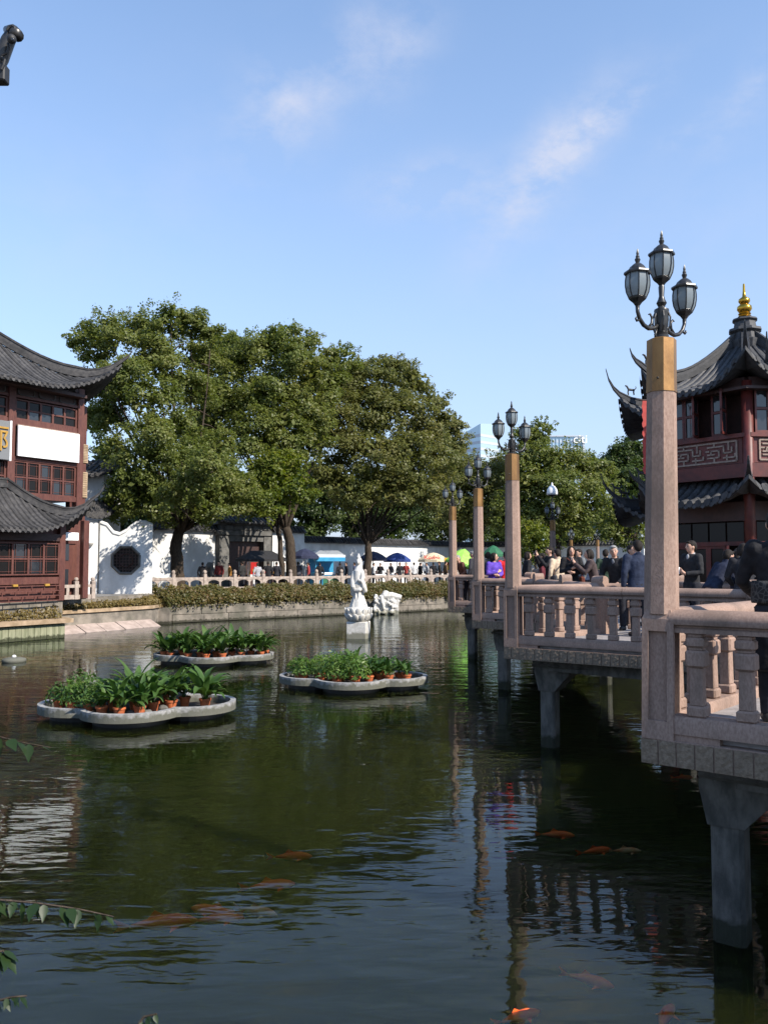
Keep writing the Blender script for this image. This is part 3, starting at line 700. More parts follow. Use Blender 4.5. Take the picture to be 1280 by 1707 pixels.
def place_lantern(t, loc):
    lo = obj_of('lantern', lan_parts[0][1], t, loc, scale=(.93, .93, .95))
    for nm, me in lan_parts[1:]: obj_of(nm, me, lo)
    obj_of('bulb', bulb_me, lo)
    for k in range(8): obj_of('pane', pane_me, lo, (0, 0, 0), (0, 0, k * math.pi / 4))
RZ = R(-33)
GL = 'three-lantern granite lamp posts on the bridge'
l1 = lamp_post('lamp_post', 'tall granite lamp post with brass sleeve overlapping the tea pavilion, three black lanterns', (p1.x, p1.y, SZ), RZ, GL)
def more_post(label, loc, rz=RZ):
    c = copy_tree(l1); c['label'] = label; c.rotation_mode = 'XYZ'; c.location = loc; c.rotation_euler = (0, 0, rz); return c
more_post('granite lamp post with three lanterns, first beyond the post overlapping the pavilion', (p2.x, p2.y, SZ))
more_post('granite lamp post with three lanterns, two bridge corners beyond the pavilion post', (p3.x, p3.y, SZ))
more_post('granite lamp post at the farthest platform corner of the zigzag bridge', (p4.x, p4.y, SZ))

l1.rotation_mode = 'QUATERNION'; l1.rotation_quaternion = (Matrix.Rotation(R(1.15), 3, 'Y') @ Matrix.Rotation(RZ, 3, 'Z')).to_quaternion()   # the post has settled a little
# ================================================================== CURVED TILE ROOFS
def roof_slope(parent, e0, e1, inward, Wd, rise, a0, a1, up0, up1, c_up, matn, pitch=.26, tiles=True, split=False, rad=.075, prof_p=1.5, rows=None, drip=True):
    """tile slope: eave from e0 to e1, running in by Wd and up by rise; a0/a1 = where the hips meet the top; corners sweep up"""
    e0 = Vector(e0); e1 = Vector(e1); d = (e1 - e0); d.z = 0; Ln = d.length; d.normalize(); inn = Vector(inward).normalized()
    def wmax(a):
        w = Wd
        if a0 > 0 and a < a0: w = min(w, Wd * a / a0)
        if a1 < Ln and a > a1: w = min(w, Wd * (Ln - a) / (Ln - a1))
        return max(w, .001)
    def hgt(a, w):
        u = up0 * max(0, 1 - a / c_up) ** 2.3 + up1 * max(0, 1 - (Ln - a) / c_up) ** 2.3
        x = max(0.0, w / Wd); return rise * (.35 * x + .65 * x ** prof_p) + u * (1 - x) ** 2
    def pt(a, w, dz=0): return e0 + d * a + inn * w + Vector((0, 0, hgt(a, w) + dz))
    na, nw = max(10, int(Ln / .35)), 8
    vs = []; fs = []
    for lay in (0, -.12):
        for i in range(na + 1):
            a = Ln * i / na; wm = wmax(a)
            for k in range(nw + 1): vs.append(pt(a, wm * k / nw, lay))
    q = (na + 1) * (nw + 1)
    for i in range(na):
        for k in range(nw):
            a = i * (nw + 1) + k; fs.append((a, a + nw + 1, a + nw + 2, a + 1)); fs.append((q + a, q + a + 1, q + a + nw + 2, q + a + nw + 1))
        a = i * (nw + 1); fs.append((a, q + a, q + a + nw + 1, a + nw + 1))
    mb = MB(); mb.add(vs, fs); mb.build('tile_bed', matn, parent, smooth=False)
    if tiles:
        n = rows or int(Ln / pitch)
        for i in range(n):
            a = Ln * (i + .5) / n; wm = wmax(a)
            if wm < .25: continue
            k = max(3, int(wm / .33)) if not split else max(2, int(wm / .27))
            if not split:
                mb = MB(); vs = []; fs = []
                for s in range(k + 1):
                    for j in range(5):
                        an = math.pi * j / 4; r = rad * (1.0 + .10 * (s % 2)); vs.append(pt(a - r * math.cos(an), wm * s / k - (.06 if s == 0 else 0), r * math.sin(an) * 1.0 + .005))
                for s in range(k):
                    for j in range(4): b = s * 5 + j; fs.append((b, b + 1, b + 6, b + 5))
                fs.append((0, 1, 2, 3, 4)); mb.add(vs, fs)
                if drip: mb.add([pt(a + rad * 1.05 * math.cos(2 * math.pi * j / 8), -.065, rad * 1.05 * math.sin(2 * math.pi * j / 8) + .01) for j in range(8)] + [pt(a + rad * 1.05 * math.cos(2 * math.pi * j / 8), -.03, rad * 1.05 * math.sin(2 * math.pi * j / 8) + .01) for j in range(8)],
                                [list(range(8)), list(range(8, 16))[::-1]] + [[j, (j + 1) % 8, 8 + (j + 1) % 8, 8 + j] for j in range(8)])
                mb.build('tile_row', matn, parent)
            else:
                for s in range(k):
                    w0, w1 = wm * s / k - .05, wm * (s + 1) / k; mb = MB(); vs = []
                    for (w, r) in ((w0, rad * 1.12), (w1, rad * .92)):
                        for j in range(6):
                            an = math.pi * j / 5; vs.append(pt(a - r * math.cos(an), max(w, -.05), r * math.sin(an) + .01))
                    mb.add(vs, [(j, j + 1, j + 7, j + 6) for j in range(5)] + [(0, 1, 2, 3, 4, 5)]); mb.build('tile', matn, parent)
                mb = MB(); mb.add([pt(a + rad * 1.15 * math.cos(2 * math.pi * j / 8), -.07, rad * 1.15 * math.sin(2 * math.pi * j / 8) + .01) for j in range(8)] + [pt(a + rad * 1.15 * math.cos(2 * math.pi * j / 8), -.03, rad * 1.15 * math.sin(2 * math.pi * j / 8) + .01) for j in range(8)],
                                  [list(range(8)), list(range(8, 16))[::-1]] + [[j, (j + 1) % 8, 8 + (j + 1) % 8, 8 + j] for j in range(8)]); mb.build('drip_tile', matn, parent)
        # scalloped drip edge between the rows
        mb = MB()
        for i in range(n - 1):
            a = Ln * (i + 1) / n; hw = Ln / n * .42
            mb.add([pt(a - hw, -.05, -.01), pt(a + hw, -.05, -.01), pt(a + hw * .6, -.06, -.10), pt(a, -.065, -.15), pt(a - hw * .6, -.06, -.10)], [(0, 1, 2, 3, 4)])
        o = mb.build('drip_edge', matn, parent, fix=False); o['kind'] = 'stuff'
    return pt
def ridge(parent, pts, w, h, matn, name='ridge', tip=True):
    """swept ridge of stacked tiles that narrows to a flying tip at the end"""
    mb = MB(); k = len(pts)
    for lay, (ww, z0, z1) in enumerate(((w, -.02, h * .45), (w * .62, h * .45, h * .8), (w * .85, h * .8, h))):
        prev = None; vs = []; fs = []
        for i, p in enumerate(pts):
            t = (Vector(pts[min(i + 1, k - 1)]) - Vector(pts[max(i - 1, 0)])); t.z = 0; t.normalize(); n = Vector((-t.y, t.x, 0))
            f = 1 - (.85 * (max(0, (i - (k - 7)) / 6.0)) ** .8 if tip else 0)
            for (y, z) in ((-ww / 2, z0), (ww / 2, z0), (ww / 2, z1), (-ww / 2, z1)): vs.append(Vector(p) + n * y * f + Vector((0, 0, z * f)))
        for i in range(k - 1):
            for q in range(4): r = (q + 1) % 4; fs.append((i * 4 + q, i * 4 + r, i * 4 + 4 + r, i * 4 + 4 + q))
        fs += [(0, 1, 2, 3), (k * 4 - 1, k * 4 - 2, k * 4 - 3, k * 4 - 4)]
        mb.add(vs, fs)
    return mb.build(name, matn, parent)
def beast(parent, p, ang, s, matn):
    """little striding roof beast"""
    mb = MB(); M = Matrix.Translation(Vector(p)) @ Matrix.Rotation(ang, 4, 'Z') @ Matrix.Scale(s, 4)
    mb.tube([(-.16, 0, .2), (0, 0, .21), (.13, 0, .23)], [.05, .055, .06], 6, M); mb.tube([(.12, 0, .24), (.19, 0, .37), (.27, 0, .4)], [.045, .04, .03], 6, M)
    for x in (-.14, .12):
        for y in (-.035, .035): mb.tube([(x, y, .2), (x + .02, y, .1), (x, y, -.02)], [.025, .02, .018], 5, M)
    mb.tube([(-.16, 0, .22), (-.24, 0, .3), (-.22, 0, .38)], [.025, .022, .012], 5, M)
    return mb.build('roof_beast', matn, parent)

def lattice_window(parent, M, w, h, cols, fw=.055, matf='red_wood', rows=2, inner=True, name='window'):
    """window leaf row: frame, mullions, recessed panes with a lattice border"""
    mb = MB()
    for z in (fw / 2, h - fw / 2): mb.box((w / 2, 0, z), (w, .09, fw), M)
    for k in range(cols + 1): mb.box((fw / 2 + (w - fw) * k / cols, 0, h / 2), (fw * (1.5 if k in (0, cols) else 1.7), .085, h - 2 * fw - .004), M)
    wo_ = mb.build(name, matf, parent)
    cw = (w - fw) / cols
    for k in range(cols):
        x0 = fw / 2 + cw * k + fw * .85; x1 = fw / 2 + cw * (k + 1) - fw * .85; zz = np.linspace(fw, h - fw, rows + 1)
        mb = MB()
        for r in range(1, rows): mb.box(((x0 + x1) / 2, .0, zz[r]), (x1 - x0, .06, fw * 1.3), M)
        if inner:
            for r in range(rows):
                z0, z1 = zz[r] + .03, zz[r + 1] - .03; bx, bz = (x1 - x0) * .16, (z1 - z0) * .12
                for x in (x0 + bx, x1 - bx): mb.box((x, .005, (z0 + z1) / 2), (.018, .03, z1 - z0), M)
                for z in (z0 + bz, z1 - bz): mb.box(((x0 + x1) / 2, .007, z), (x1 - x0, .03, .018), M)
        if mb.v: mb.build('glazing_bar', matf, wo_)
        for r in range(rows):
            mb = MB(); mb.box(((x0 + x1) / 2, .03, (zz[r] + zz[r + 1]) / 2), (x1 - x0 + .01, .012, zz[r + 1] - zz[r] - .03), M); mb.build('pane', 'window_glass' if rng.random() < .3 else 'shade_glass', wo_)
    return wo_

# ================================================================== RED HOUSE ON THE LEFT BANK
hd = Vector((.54, .84, 0)).normalized(); hn = Vector((hd.y, -hd.x, 0))      # along the front, out of the front
Ycr = 39.8
cr = P(137, 700, Ycr); hc = Vector((cr.x, cr.y, 0))
zc = lambda y: ZAT(y, Ycr)
house = thing('red_house', 'dark red timber house with curved grey tile roofs beside the pond', 'house')
def HF(t, out=0, z=0): return hc - hd * t + hn * out + Vector((0, 0, z))         # t metres back along the front from its far corner
def HM(t, out, z): return frame(HF(t, out, z), hd)                                # local x along the front (towards the far corner), y into... (z up)
Lh = 15.0; bay = 3.58
mb = MB(); mb.box((Lh / 2, 2.8 + .1, (zc(836) + zc(655)) / 2), (Lh, 5.6, zc(655) - zc(836)), HM(Lh, 0, 0)); mb.build('wall', 'dark_wood', house)
mb = MB(); mb.box((Lh / 2 - 1.0, 3.2, (GZ + zc(836)) / 2), (Lh - 2.2, 6.0, zc(836) - GZ), HM(Lh, .2, 0)); mb.build('wall', 'dark_wood', house)
for k in range(4):
    mb = MB(); z0, z1 = zc(850), zc(650); mb.box((0, -.05, (z0 + z1) / 2), (.34, .3, z1 - z0), HM(k * bay + .17, 0, 0), bev=.02); mb.build('column', 'red_wood', house)
for (ya, yb, o_) in ((683, 679, .06), (716, 727, .05), (774, 780, .05), (830, 838, .06), (664, 668, .05)):
    mb = MB(); mb.box((Lh / 2, -.02, (zc(ya) + zc(yb)) / 2), (Lh, .2 + o_, abs(zc(ya) - zc(yb))), HM(Lh, 0, 0)); mb.build('beam', 'red_wood', house)
for k in range(3):
    x0 = k * bay + .36; w = bay - .38
    for (ya, yb) in ((716, 685), (830, 780.5)):
        lattice_window(house, HM(x0 + w, .06, zc(ya)) , w, zc(yb) - zc(ya), 5, inner=(ya == 830), rows=2)
    for q in range(3):
        # frieze panel with a raised oval ring
        mb = MB(); cw = w / 3; x = cw * (q + .5); z = zc(672.5); hw, hh = cw * .38, .16; ring = []
        for j in range(24):
            a = 2 * math.pi * j / 24; cx = math.copysign(abs(math.cos(a)) ** .45, math.cos(a)); cz = math.copysign(abs(math.sin(a)) ** .45, math.sin(a)); ring.append((x + hw * cx, -.1, z + hh * cz))
        mb.tube(ring + [ring[0]], .022, 5, HM(x0 + w, 0, 0)); mb.build('frieze_ring', 'stone_grey', house)
mb = MB(); mb.box((Lh / 2, -.04, zc(673)), (Lh, .05, .55), HM(Lh, 0, 0)); mb.build('frieze', 'dark_wood', house)
# lower storey, stands out in front and stops short of the corner
lo_ = 1.6; Yl = 37.3
zl = lambda y: ZAT(y, Yl)
t_end = 2.05
mb = MB(); mb.box((6.4, .6, (GZ + 4.9) / 2), (12.8, 1.0, 4.9 - GZ), HM(t_end + 12.8, lo_ + .02, 0)); mb.build('wall', 'red_wood', house)
for k in range(4):
    mb = MB(); mb.box((0, 0, (GZ + 4.9) / 2), (.3, .3, 4.9 - GZ), HM(t_end + .12 + k * 3.3, lo_, 0), bev=.02); mb.build('column', 'red_wood', house)
    x0 = t_end + .3 + k * 3.3
    lattice_window(house, HM(x0 + 3.0, lo_ + .12, zl(958)), 3.0, zl(906) - zl(958), 4, rows=2)
    mb = MB(); mb.box((1.5, 0, zl(967)), (3.0, .1, .3), HM(x0 + 3.0, lo_ + .1, 0)); mb.build('panel', 'red_wood', house)
    mb = MB(); mb.box((1.5, 0, zl(897)), (3.0, .12, .3), HM(x0 + 3.0, lo_ + .1, 0)); mb.build('panel', 'dark_wood', house)
    # lattice rail outside
    mb = MB(); b0 = zl(999); hh = zl(975) - b0
    for z in (0, hh * .33, hh * .66, hh): mb.box((1.5, 0, b0 + z), (3.1, .05, .045), HM(x0 + 3.0, lo_ + .42, 0))
    for j in range(10): mb.box((.15 + j * .3, 0, b0 + hh * (.17 if j % 2 else .5)), (.04, .045, hh * .34), HM(x0 + 3.0, lo_ + .42, 0)); 
    for j in range(5): mb.box((.3 + j * .6, 0, b0 + hh * .83), (.04, .045, hh * .34), HM(x0 + 3.0, lo_ + .42, 0))
    mb.build('lattice_rail', 'red_wood', house)
    for j in (.7, 2.2):
        mb = MB(); mb.box((j, 0, b0 + hh + .03), (.22, .12, .1), HM(x0 + 3.0, lo_ + .46, 0), bev=.01); mb.build('bracket', 'gold_paint', house)
# porch at the corner: post, door, white board
mb = MB(); mb.box((0, 0, (GZ + 5.2) / 2), (.3, .3, 5.2 - GZ), HM(.35, .85, 0), bev=.02); mb.build('column', 'red_wood', house)
mb = MB(); mb.box((.6, 0, (GZ + zl(905)) / 2), (1.3, .12, zl(905) - GZ), HM(1.75, .45, 0)); dr = mb.build('door', 'red_wood', house)
for (za, zb) in ((GZ + .35, GZ + 1.35), (GZ + 1.75, GZ + 2.5)):
    mb = MB(); mb.box((.55, -.07, (za + zb) / 2), (.5, .03, zb - za), HM(1.75, .45, 0)); mb.build('pane', 'window_glass', dr)
mb = MB(); mb.box((.6, 0, (zl(886) + zl(900)) / 2), (1.3, .14, zl(886) - zl(900)), HM(1.85, .7, 0), bev=.02); mb.build('white_panel', 'sign_white', house)
# upper roof: front slope, hip ridge with flying corner, end slope
ez = ZAT(660, 39.0); ov = 1.45
E1 = HF(-1.1, ov, ez); E0 = HF(Lh + 1, ov, ez)
Lr = (E1 - E0).length
rpt = roof_slope(house, E0, E1, -hn, 4.4, 2.9, 0, Lr - 4.4, 0, 1.75, 4.6, 'roof_tile', pitch=.27, prof_p=1.6)
e2 = HF(-1.1, -8.0, ez)
roof_slope(house, E1, e2, -hd, 4.4, 2.9, 4.4, 99, 1.75, 0, 4.6, 'roof_tile', pitch=.27, prof_p=1.6)
pts = [rpt(Lr - 4.4 * (1 - k / 12), 4.4 * (1 - k / 12), .05) for k in range(13)]
dd = (pts[-1] - pts[-2]); dd.z = 0; dd.normalize()
pts += [pts[-1] + dd * .28 + Vector((0, 0, .24)), pts[-1] + dd * .48 + Vector((0, 0, .58))]
ridge(house, pts, .34, .5, 'roof_tile')
# soffit board
mb = MB(); mb.box((Lh / 2, -.35, ez - .02), (Lh - .6, .8, .14), HM(Lh, 0, 0)); mb.build('soffit', 'dark_wood', house)
# lower roof over the front
ez2 = ZAT(886, 36.8); top2 = ZAT(818, 38.2)
F1 = HF(1.35, lo_ + 1.0, ez2); F0 = HF(Lh, lo_ + 1.0, ez2); Lr2 = (F1 - F0).length
rp2 = roof_slope(house, F0, F1, -hn, 2.5, top2 - ez2, 0, Lr2 - 2.5, 0, 1.35, 3.2, 'roof_tile', pitch=.25, prof_p=1.7)
roof_slope(house, F1, HF(1.35, -.3, ez2), -hd, 2.5, top2 - ez2, 2.5, 99, 1.35, 0, 3.0, 'roof_tile', pitch=.25)
pts = [rp2(Lr2 - 2.5 * (1 - k / 10), 2.5 * (1 - k / 10), .03) for k in range(11)]
dd = (pts[-1] - pts[-2]); dd.z = 0; dd.normalize()
pts += [pts[-1] + dd * .3 + Vector((0, 0, .26)), pts[-1] + dd * .52 + Vector((0, 0, .66))]
ridge(house, pts, .3, .42, 'roof_tile')
ridge(house, [rp2(a, 2.5, 0) for a in np.linspace(.5, Lr2 - 2.5, 8)], .3, .4, 'roof_tile', tip=False)
# recessed bay behind the corner with shutters and a pent roof
mb = MB(); mb.box((.45, 0, (GZ + zc(670)) / 2), (.9, .3, zc(670) - GZ), HM(-.05, -1.0, 0)); mb.build('side_wall', 'red_wood', house)
for (ya, yb) in ((770, 738), (829, 785)):
    mb = MB(); w_ = .5; z0, z1 = zc(ya), zc(yb); M = HM(-.15, -.55, 0)
    mb.box((w_ / 2, 0, (z0 + z1) / 2), (w_, .5, z1 - z0), M, bev=.02)
    for j in range(12): mb.box((w_ / 2, -.26, z0 + (z1 - z0) * (j + .5) / 12), (w_ - .1, .03, .03), M)
    mb.build('shutter_box', 'coping', house)
# white sign, grey sign with gilt character on the front: boards of their own
t = thing('blank_sign_board', 'blank white sign board on the front of the red house', 'sign', HF(.36, .3, 0))
t.rotation_euler = (0, 0, math.atan2(hd.y, hd.x))
w_ = bay - .4
mb = MB(); mb.box((-w_ / 2, 0, (zc(727) + zc(774)) / 2), (w_, .12, zc(727) - zc(774)), bev=.015); mb.build('board', 'sign_white', t)
mb = MB(); mb.box((-w_ / 2, .07, zc(727) + .03), (w_, .1, .06)); mb.build('top_trim', 'lattice_cream', t)
t = thing('gilt_sign_board', 'grey sign board with a gilt character on the red house', 'sign', HF(bay + .36, .34, 0)); t.rotation_euler = (0, 0, math.atan2(hd.y, hd.x))
zs0, zs1 = zc(774) - .25, zc(727) + .1
mb = MB(); mb.box((-w_ / 2, 0, (zs0 + zs1) / 2), (w_, .16, zs1 - zs0), bev=.02); mb.build('board', 'sign_grey', t)
mb = MB(); mb.box((-.03, -.02, (zs0 + zs1) / 2), (.08, .22, zs1 - zs0 + .05)); mb.build('edge_trim', 'sign_white', t)
o = obj_of('lettering', text_mesh('廊', 1.25, 'gold_paint', .03), t, (-.72, -.12, (zs0 + zs1) / 2), (math.pi / 2, 0, 0))

# ================================================================== WHITE WALL WITH OCTAGONAL WINDOW
Yw = 44.6
wl0 = P(165, 991, Yw); wr0 = P(253, 991, Yw + .5); zw = lambda y: ZAT(y, Yw)
wd_ = Vector((wr0.x - wl0.x, wr0.y - wl0.y, 0)); wlen = wd_.length
t = thing('octagon_window_wall', 'white plaster garden wall with a wavy top and an octagonal lattice window', 'wall', (wl0.x, wl0.y, 0), math.atan2(wd_.y, wd_.x))
zb = GZ - .35
def wtop(x):
    f = x / wlen; ys = [872, 876, 889, 892, 886, 876, 871, 872, 877]; g = f * 8; i = min(7, int(g)); u = g - i; u = u * u * (3 - 2 * u) * .5 + u * .5
    return zw(ys[i] * (1 - u) + ys[i + 1] * u)
ocx, ocz, ocr = wlen * (209 - 165) / 88, zw(934), .74
N = 32
# outer boundary matched to octagon ring by angle
outer_pts = [(0, zb)] + [(wlen * k / 8, zb) for k in range(1, 9)] + [(wlen, zb + (wtop(wlen) - zb) * k / 6) for k in range(1, 6)] + [(wlen * (1 - k / 16), wtop(wlen * (1 - k / 16))) for k in range(17)] + [(0, wtop(0) - (wtop(0) - zb) * k / 6) for k in range(1, 6)]
octp = [(ocx + ocr * math.cos(math.pi / 8 + k * math.pi / 4), ocz + ocr * math.sin(math.pi / 8 + k * math.pi / 4)) for k in range(8)]
pl = [[Vector((x, z, 0)) for x, z in outer_pts], [Vector((x, z, 0)) for x, z in octp][::-1]]
tr_ = geometry.tessellate_polygon(pl); fl = [p for q in pl for p in q]; mb = MB(); no = len(outer_pts)
nn = len(fl)
mb.add([(p.x, 0, p.y) for p in fl] + [(p.x, .3, p.y) for p in fl], [list(q) for q in tr_] + [[i + nn for i in q][::-1] for q in tr_] + [[i, (i + 1) % no, nn + (i + 1) % no, nn + i] for i in range(no)] + [[no + i, no + (i + 1) % 8, nn + no + (i + 1) % 8, nn + no + i] for i in range(8)])
mb.build('plaster', 'plaster', t)
mb = MB(); rr = ocr * 1.02
mb.tube([(ocx + rr * math.cos(math.pi / 8 + k * math.pi / 4), -.03, ocz + rr * math.sin(math.pi / 8 + k * math.pi / 4)) for k in range(9)], .075, 4); mb.build('window_frame', 'stone_grey', t)
mb = MB()
for k in range(-4, 5):
    x = k * ocr / 4.6; hh = min(ocr * .92, (ocr * 1.31 - abs(x)))
    mb.box((ocx + x, .14, ocz), (.045, .05, 2 * hh), None); mb.box((ocx, .142, ocz + x), (2 * hh, .05, .045), None)
for k in range(8):
    a = k * math.pi / 4 + math.pi / 8; a2 = a + math.pi / 4; r = ocr * .5
    mb.tube([(ocx + r * math.cos(a), .11, ocz + r * math.sin(a)), (ocx + r * math.cos(a2), .11, ocz + r * math.sin(a2))], .035, 4)
mb.build('window_lattice', 'dark_wood', t)
mb = MB(); mb.prism([(x, z) for x, z in octp], 0, .02, Matrix.Translation((0, .29, 0)) @ Matrix.Rotation(math.pi / 2, 4, 'X')); mb.build('shade_backing', 'shade_glass', t)  # dark sheet stands in for the shade of the garden behind the lattice
mb = MB(); mb.sweep([(-.06, 0), (-.06, .1), (0, .16), (.36, .16), (.42, .1), (.42, 0)], [(wlen * k / 16, 0, wtop(wlen * k / 16)) for k in range(17)]); mb.build('coping', 'plaster', t)
# plain white return with a wall lamp
wa = P(132, 991, Yw - .9); t2 = thing('plain_white_wall', 'plain white plaster wall with a small half-round wall lamp', 'wall', (wa.x, wa.y, 0))
M2 = frame((0, 0, 0), (wl0.x - wa.x, wl0.y - wa.y, 0)); w2 = math.hypot(wl0.x - wa.x, wl0.y - wa.y) - .05
mb = MB(); mb.box((w2 / 2, .15, (zb + zw(868)) / 2), (w2, .3, zw(868) - zb), M2); mb.build('plaster', 'plaster', t2)
mb = MB(); mb.lathe([(.02, -.12), (.16, -.08), (.24, .06), (.25, .08)], 12, M2 @ Vector((w2 * .45, -.06, zw(908)))); mb.build('wall_lamp', 'marble', t2, smooth=True)
mb = MB(); mb.box((w2 - .02, -.03, (zb + zw(868)) / 2), (.05, .05, zw(868) - zb), M2); mb.build('drain_pipe', 'stone_grey', t2)
# pent roof joining house and wall
t3 = thing('gatehouse_roof', 'small tiled roof over the white wall beside the red house', 'roof')
ra, rb = P(140, 862, 43.6), P(185, 866, 44.8)
roof_slope(t3, ra, rb, (-.1, 1, 0), 1.6, 1.0, 0, 99, .2, .3, 1.2, 'roof_tile', pitch=.24)
# white house end further back
t4 = thing('white_house_end', 'white plastered house end half hidden behind the red house', 'house')
q0, q1 = P(128, 795, 47), P(188, 795, 47.5)
mb = MB(); mb.box(((q0.x + q1.x) / 2, 47.6, (GZ + ZAT(792, 47)) / 2), (abs(q1.x - q0.x), 3, ZAT(792, 47) - GZ)); mb.build('plaster', 'plaster', t4)
roof_slope(t4, (q0.x - .5, 45.6, ZAT(797, 47)), (q1.x + .5, 45.6, ZAT(797, 47)), (0, 1, 0), 3.2, 1.2, 0, 99, 0, .3, 1.5, 'roof_tile', pitch=.3)
# little stone balustrade and tub at the porch
t5 = thing('stone_balustrade', 'short pale stone balustrade beside the porch of the red house', 'balustrade', tuple(P(98, 1000, 38.2)))
t5.location.z = GZ - .05; t5.rotation_euler = (0, 0, R(50))
for k in range(3):
    mb = MB(); mb.box((k * .85, 0, .42), (.2, .2, .84), bev=.02); mb.lathe([(.07, .84), (.1, .9), (.1, .98), (.04, 1.02)], 8, (k * .85, 0, 0)); mb.build('post', 'rail_stone', t5)
for k in range(2):
    mb = MB(); mb.box((k * .85 + .425, 0, .62), (.66, .12, .14)); mb.box((k * .85 + .425, 0, .12), (.66, .12, .2)); mb.box((k * .85 + .425, 0, .38), (.14, .1, .36)); mb.build('panel', 'rail_stone', t5)
t6 = thing('wooden_tub', 'small reddish tub standing on the porch by the white wall', 'tub', tuple(P(131, 985, 40.0))); t6.location.z = GZ + .4
mb = MB(); mb.lathe([(.2, -.4), (.22, 0), (.27, .42), (.29, .45), (.24, .45), (.22, .2)], 12); mb.build('tub_body', 'red_wood', t6)
# ================================================================== TEA PAVILION
pav = thing('tea_pavilion', 'red timber tea pavilion with black flying eaves and a gilt finial', 'pavilion')
pc = Vector((11.55, 26.5, 0)); pr0 = 2.65
ang0 = math.atan2(-.917, -.4)                       # direction of the near corner
def pv(k, r, z=0, c=pc): a = ang0 - k * math.pi / 3; return c + Vector((math.cos(a) * r, math.sin(a) * r, z))
Zs = dict(deck=1.86, low_eave=4.95, low_top=5.75, beam=6.05, sill=6.9, wtop=8.35, eave=8.3, apex=10.5)
def hexprism(mb, r, z0, z1, c=pc): mb.prism([(pv(k, r, 0, c).x, pv(k, r, 0, c).y) for k in range(6)][::-1], z0, z1)
mb = MB(); hexprism(mb, 4.6, -.9, 1.84); mb.build('stone_platform', 'granite_dark', pav)
mb = MB(); hexprism(mb, pr0 - .5, 1.8, 8.6); mb.build('core', 'dark_wood', pav)
for k in range(6):
    c = pv(k, pr0); mb = MB(); mb.tube([c + Vector((0, 0, 1.8)), c + Vector((0, 0, 8.5))], .16, 10); mb.build('column', 'red_paint', pav, smooth=True)
